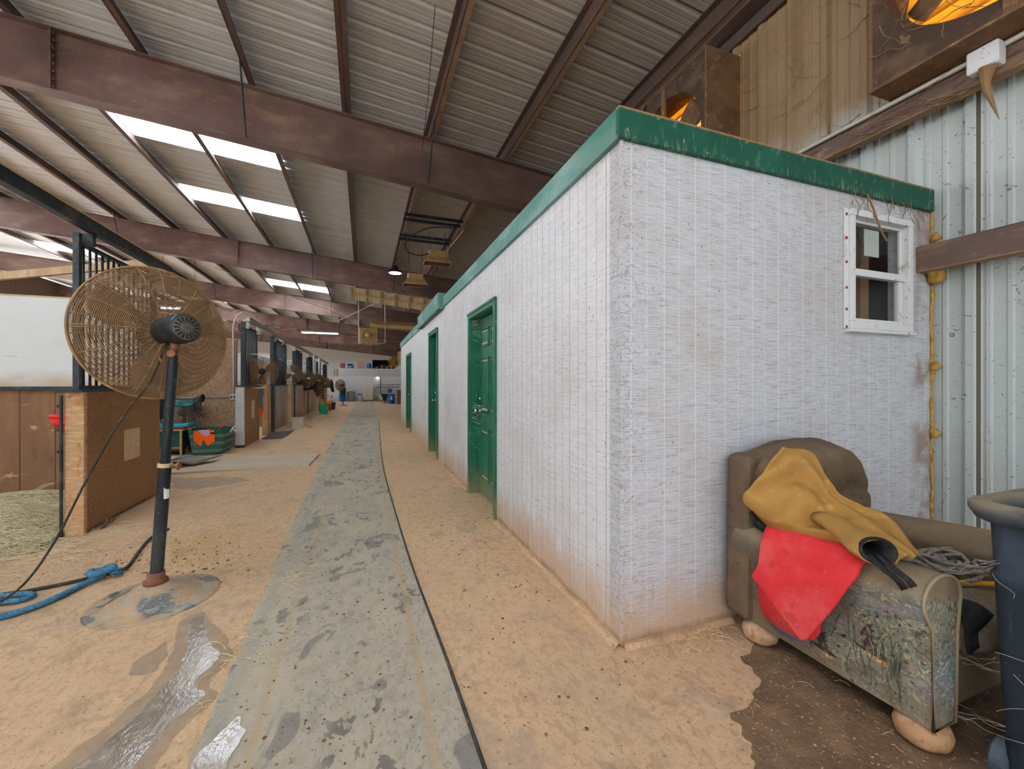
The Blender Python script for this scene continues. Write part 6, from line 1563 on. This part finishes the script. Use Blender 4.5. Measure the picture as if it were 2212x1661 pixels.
t = thing('yellow_bottle', 'tiny yellow and blue bottle on the floor at the end of the stalls', 'bottle', (-1.98, 29.6, 0))
MB().lathe([(.08, 0), (.08, .16), (.075, .18)], (-1.98, 29.6, .0), 12).build('blue_base', m_bluep, t)
MB().lathe([(.08, .18), (.08, .42), (.03, .5), (.03, .56)], (-1.98, 29.6, .0), 12).build('yellow_top', m_yell, t)

# ------------------------------------------------------------------ hanging from the roof
def hood(x, y, z, w, lb):
    t = thing('brooder_heater', lb, 'heater', (x, y, z), 'hanging hood heaters')
    hw = w / 2
    def ring(a, b, zz): return [(x - a, y - b, zz), (x + a, y - b, zz), (x + a, y + b, zz), (x - a, y + b, zz)]
    stack([ring(hw, hw * .55, z), ring(hw, hw * .55, z + .03), ring(hw * .7, hw * .4, z + .17), ring(hw * .7, hw * .4, z + .2)], False, True).build('hood', m_heat, t)
    MB().box(x - hw * .62, x + hw * .62, y - hw * .35, y + hw * .35, z + .2, z + .34).build('burner_box', m_heat2, t)
    MB().box(x - hw * .9, x + hw * .9, y - hw * .5, y + hw * .5, z + .01, z + .02).build('burner_plate', m_rust, t)
    for s in (-.5, .5):
        MB().tube([(x + s * hw, y, z + .34), (x + s * hw * 1.2, y, zb(x) + .02)], .008, 5).build('hanging_rod', m_iron, t)
    return t
hood(1.9, 11.3, 4.56, .72, 'upper tan hood heater hanging nearer, between the first two rafters')
hood(1.5, 12.9, 4.3, .72, 'lower tan hood heater hanging further back, left of the first')
for k, (y, z) in enumerate(((10.4, 5.34), (11.9, 5.3))):
    MB().box(.95, 2.55, y - .02, y + .02, zb(1.7) - .02, zb(1.7) + .05).box(.95, 2.55, y + .3, y + .34, zb(1.7) - .02, zb(1.7) + .05).build('heater_rail', m_iron, loc=(1.7, y, zb(1.7)), label=['front', 'rear'][k] + ' pair of brown rails spanning two purlins over the hood heaters', cat='rail')
MB().tube(curve([(2.3, 10.6, 5.35), (1.6, 10.7, 5.3), (1.1, 10.9, 5.05), (1.05, 11.1, 4.8), (1.4, 11.2, 4.72), (1.75, 11.3, 4.86)], 8), .016, 6).build('gas_hose', m_rubber, loc=(1.4, 11, 5), smooth=True, label='black hose looping down to the nearer hood heater', cat='hose')
MB().tube(curve([(2.5, 10.7, 5.36), (2.3, 10.9, 5.1), (2.15, 11.1, 4.9), (2.2, 11.2, 4.76), (2.1, 11.3, 4.9)], 6), .012, 6).build('wire_bundle', m_insul, loc=(2.3, 11, 5), smooth=True, label='pale wire bundle drooping beside the nearer hood heater', cat='wire')
t = thing('high_bay_lamp', 'round black high bay lamp with a glowing lens under the second rafter', 'lamp', (1.0, 14.3, 5.0))
MB().lathe([(.05, .24), (.09, .2), (.1, .1), (.22, .06), (.23, 0), (.2, -.01)], (1.0, 14.3, 5.0), 24).build('lamp_body', m_blackp, t, auto=True)
MB().lathe([(.2, -.012), (.15, -.02), (.001, -.022)], (1.0, 14.3, 5.0), 24, caps=False).build('lens', m_lamp, t)
MB().tube([(1.0, 14.3, 5.22), (1.04, 14.3, zb(1.0) + .02)], .012, 6).build('hook', m_iron, t)
# tube heater
t = thing('tube_heater', 'yellowed box-shaped tube heater with a round blower hanging over the aisle', 'heater', (.2, 20.0, 3.1))
MB().cbox(-.18, .62, 20.0, 20.5, 3.1, 3.85, .02).build('burner_box', m_heat2, t)
MB().lathe([(.3, 0), (.3, -.04), (.26, -.05), (.24, -.02)], (.22, 19.99, 3.5), 28, 'y', caps=False).build('blower_ring', m_heat, t)
MB().lathe([(.15, 0), (.15, -.06), (.12, -.1), (.05, -.14), (.001, -.15)], (.22, 19.99, 3.5), 20, 'y').build('blower_motor', m_heat2, t, auto=True)
MB().lathe([(.2, 0), (.2, -.05), (.17, -.05)], (.08, 19.97, 3.28), 20, 'y', caps=False).build('pulley_ring', m_heat, t)
MB().tube([(.3, 20.25, 4.0), (3.2, 20.25, 4.0)], .14, 16).build('heat_tube', mat('yellow_tube', '#c0a872', .5, .2), t, auto=True)
MB().prism([(19.95, 4.02), (20.25, 4.22), (20.55, 4.02), (20.55, 4.0), (20.25, 4.2), (19.95, 4.0)], 'x', .5, 3.2).build('reflector', m_heat2, t)
for x, z0 in ((-.2, 3.1), (.95, 3.2)):
    MB().tube([(x, 20.1, z0), (x, 20.1, zb(x) - .83 + .3)], .02, 6).build('hanger_pipe', m_conduit, t)
MB().tube([(-.2, 20.1, 3.12), (.6, 20.1, 3.12), (.95, 20.1, 3.2)], .02, 6).build('support_bar', m_conduit, t)
# cream panel hanging between second and third rafter
t = thing('roof_liner_panel', 'cream battened liner panel hanging under the roof beyond the second rafter', 'panel', (1.2, 20.5, 4.9))
MB().add([(-.5, 18.4, 5.32), (3.1, 18.4, 5.0), (3.1, 19.1, 4.6), (-.5, 19.1, 4.92)], [(0, 1, 2, 3)]).build('liner_sheet', m_insul, t, solid=.02)
for i in range(7):
    x = -.5 + i * .6
    z = 5.32 - .32 * i / 6
    MB().prism([(18.4, z - .02), (19.1, z - .42), (19.1, z - .48), (18.4, z - .08)], 'x', x - .03, x + .03).build('batten', m_patch, t)
MB().prism([(-.5, 5.1), (3.1, 4.78), (3.1, 4.74), (-.5, 5.06)], 'y', 18.66, 18.72).build('cross_batten', m_patch, t)
for x in (-.3, 1.2, 2.7): MB().tube([(x, 18.42, 5.25 - .09 * x), (x, 18.42, zb(x) + .02)], .01, 5).build('hanger', m_iron, t)
# fluorescent tubes
for i, (x, y, z, l, lb) in enumerate(((-2.6, 29, 4.5, 2.2, 'glowing fluorescent tube lamp deep in the barn above the stalls'), (-6.4, 18.5, 4.05, 1.2, 'short glowing fluorescent tube lamp left of the far stall track'))):
    t = thing('tube_lamp', lb, 'lamp', (x, y, z), 'fluorescent tube lamps')
    MB().box(x - l / 2, x + l / 2, y - .06, y + .06, z + .03, z + .08).build('fixture', m_wplast, t)
    MB().tube([(x - l / 2 + .05, y, z), (x + l / 2 - .05, y, z)], .022, 8).build('glowing_tube', m_tube, t)
    for s in (-1, 1): MB().tube([(x + s * l * .4, y, z + .08), (x + s * l * .4, y, zb(x) + .02)], .006, 5).build('hanging_wire', m_iron, t)
MB().tube([(.75, 4.6, 5.5), (.86, 5.9, 5.35), (.93, 7.05, 5.2)], .0045, 5).build('hanging_wire', m_rubber, loc=(.9, 6, 5.4), label='thin black wire running under the roof to the nearest rafter', cat='wire')
MB().tube([(2.1, 10.3, 5.4), (1.9, 10.3, 3.5)], .006, 5).build('pull_chain', m_iron, loc=(2, 10.3, 4.4), label='thin dark chain hanging right of the hood heaters', cat='chain')
for k, (a, b) in enumerate((((-4.6, 16, 5.1), (-.4, 24, 4.75)), ((-1.2, 24, 4.7), (1.6, 17, 5.1)))):
    MB().tube([a, b], .01, 6).build('brace_rod', m_conduit, loc=a, label=['first', 'second'][k] + ' pale diagonal brace rod under the roof beyond the second rafter', cat='rod')

# ------------------------------------------------------------------ light
W = bpy.data.worlds.new('sky'); S.world = W; W.use_nodes = True
bg = W.node_tree.nodes['Background']; bg.inputs[0].default_value = (.86, .93, 1, 1); bg.inputs[1].default_value = .75
def area(name, loc, rot, sx, sy, power, col=(1, 1, 1)):
    l = bpy.data.lights.new(name, 'AREA'); l.shape = 'RECTANGLE'; l.size = sx; l.size_y = sy; l.energy = power; l.color = col
    o = bpy.data.objects.new(name, l); o.location = loc; o.rotation_euler = rot; COL.objects.link(o); return o
R_ = math.radians
area('barn_door_daylight', (-3.5, -3.3, 2.6), (R_(90), 0, 0), 12, 4.6, 180, (1, .985, .96))
for i, (x0, x1, y0, y1) in enumerate(SKY):  # also over the strips added out of view
    area('skylight_daylight', ((x0 + x1) / 2, (y0 + y1) / 2, zb((x0 + x1) / 2) + .3), (0, R_(5.4), 0), x1 - x0, y1 - y0, 1250 if i == 0 else 1200 if y0 > 20 else 700, (.94, .97, 1))
area('side_fill_light', (-17.2, 12, 3.2), (R_(90), 0, R_(-90)), 22, 4.5, 1100, (.97, .98, 1))  # lamps added in front of the closed left wall to fill the barn
area('side_fill_light', (-17.2, 34, 3.2), (R_(90), 0, R_(-90)), 20, 4.5, 1500, (.97, .98, 1))
area('outdoor_sun', (4.15, 1.2, 4.0), (R_(90), 0, R_(90)), 1.4, 1.4, 26, (1, .92, .75))
area('outdoor_sun', (4.15, 3.96, 4.1), (R_(90), 0, R_(90)), 1.4, 1.4, 25, (1, .92, .75))

cam = bpy.data.cameras.new('camera'); co_ = bpy.data.objects.new('camera', cam); COL.objects.link(co_)
cam.sensor_width = 36; cam.lens = 890 / 2212 * 36; cam.shift_y = -2.5 / 2212
cam.clip_end = 200; cam.clip_start = .05
co_.location = (0, 0, 1.3); co_.rotation_euler = (R_(90), 0, -math.atan(321 / 890))
S.camera = co_
S.view_settings.view_transform = 'Standard'; S.view_settings.look = 'None'; S.view_settings.gamma = 1; S.view_settings.exposure = .48
S.cycles.max_bounces = 7; S.cycles.diffuse_bounces = 5; S.cycles.glossy_bounces = 3; S.cycles.transparent_max_bounces = 8
S.cycles.sample_clamp_indirect = 6; S.cycles.caustics_reflective = False; S.cycles.caustics_refractive = False
S.cycles.use_denoising = True
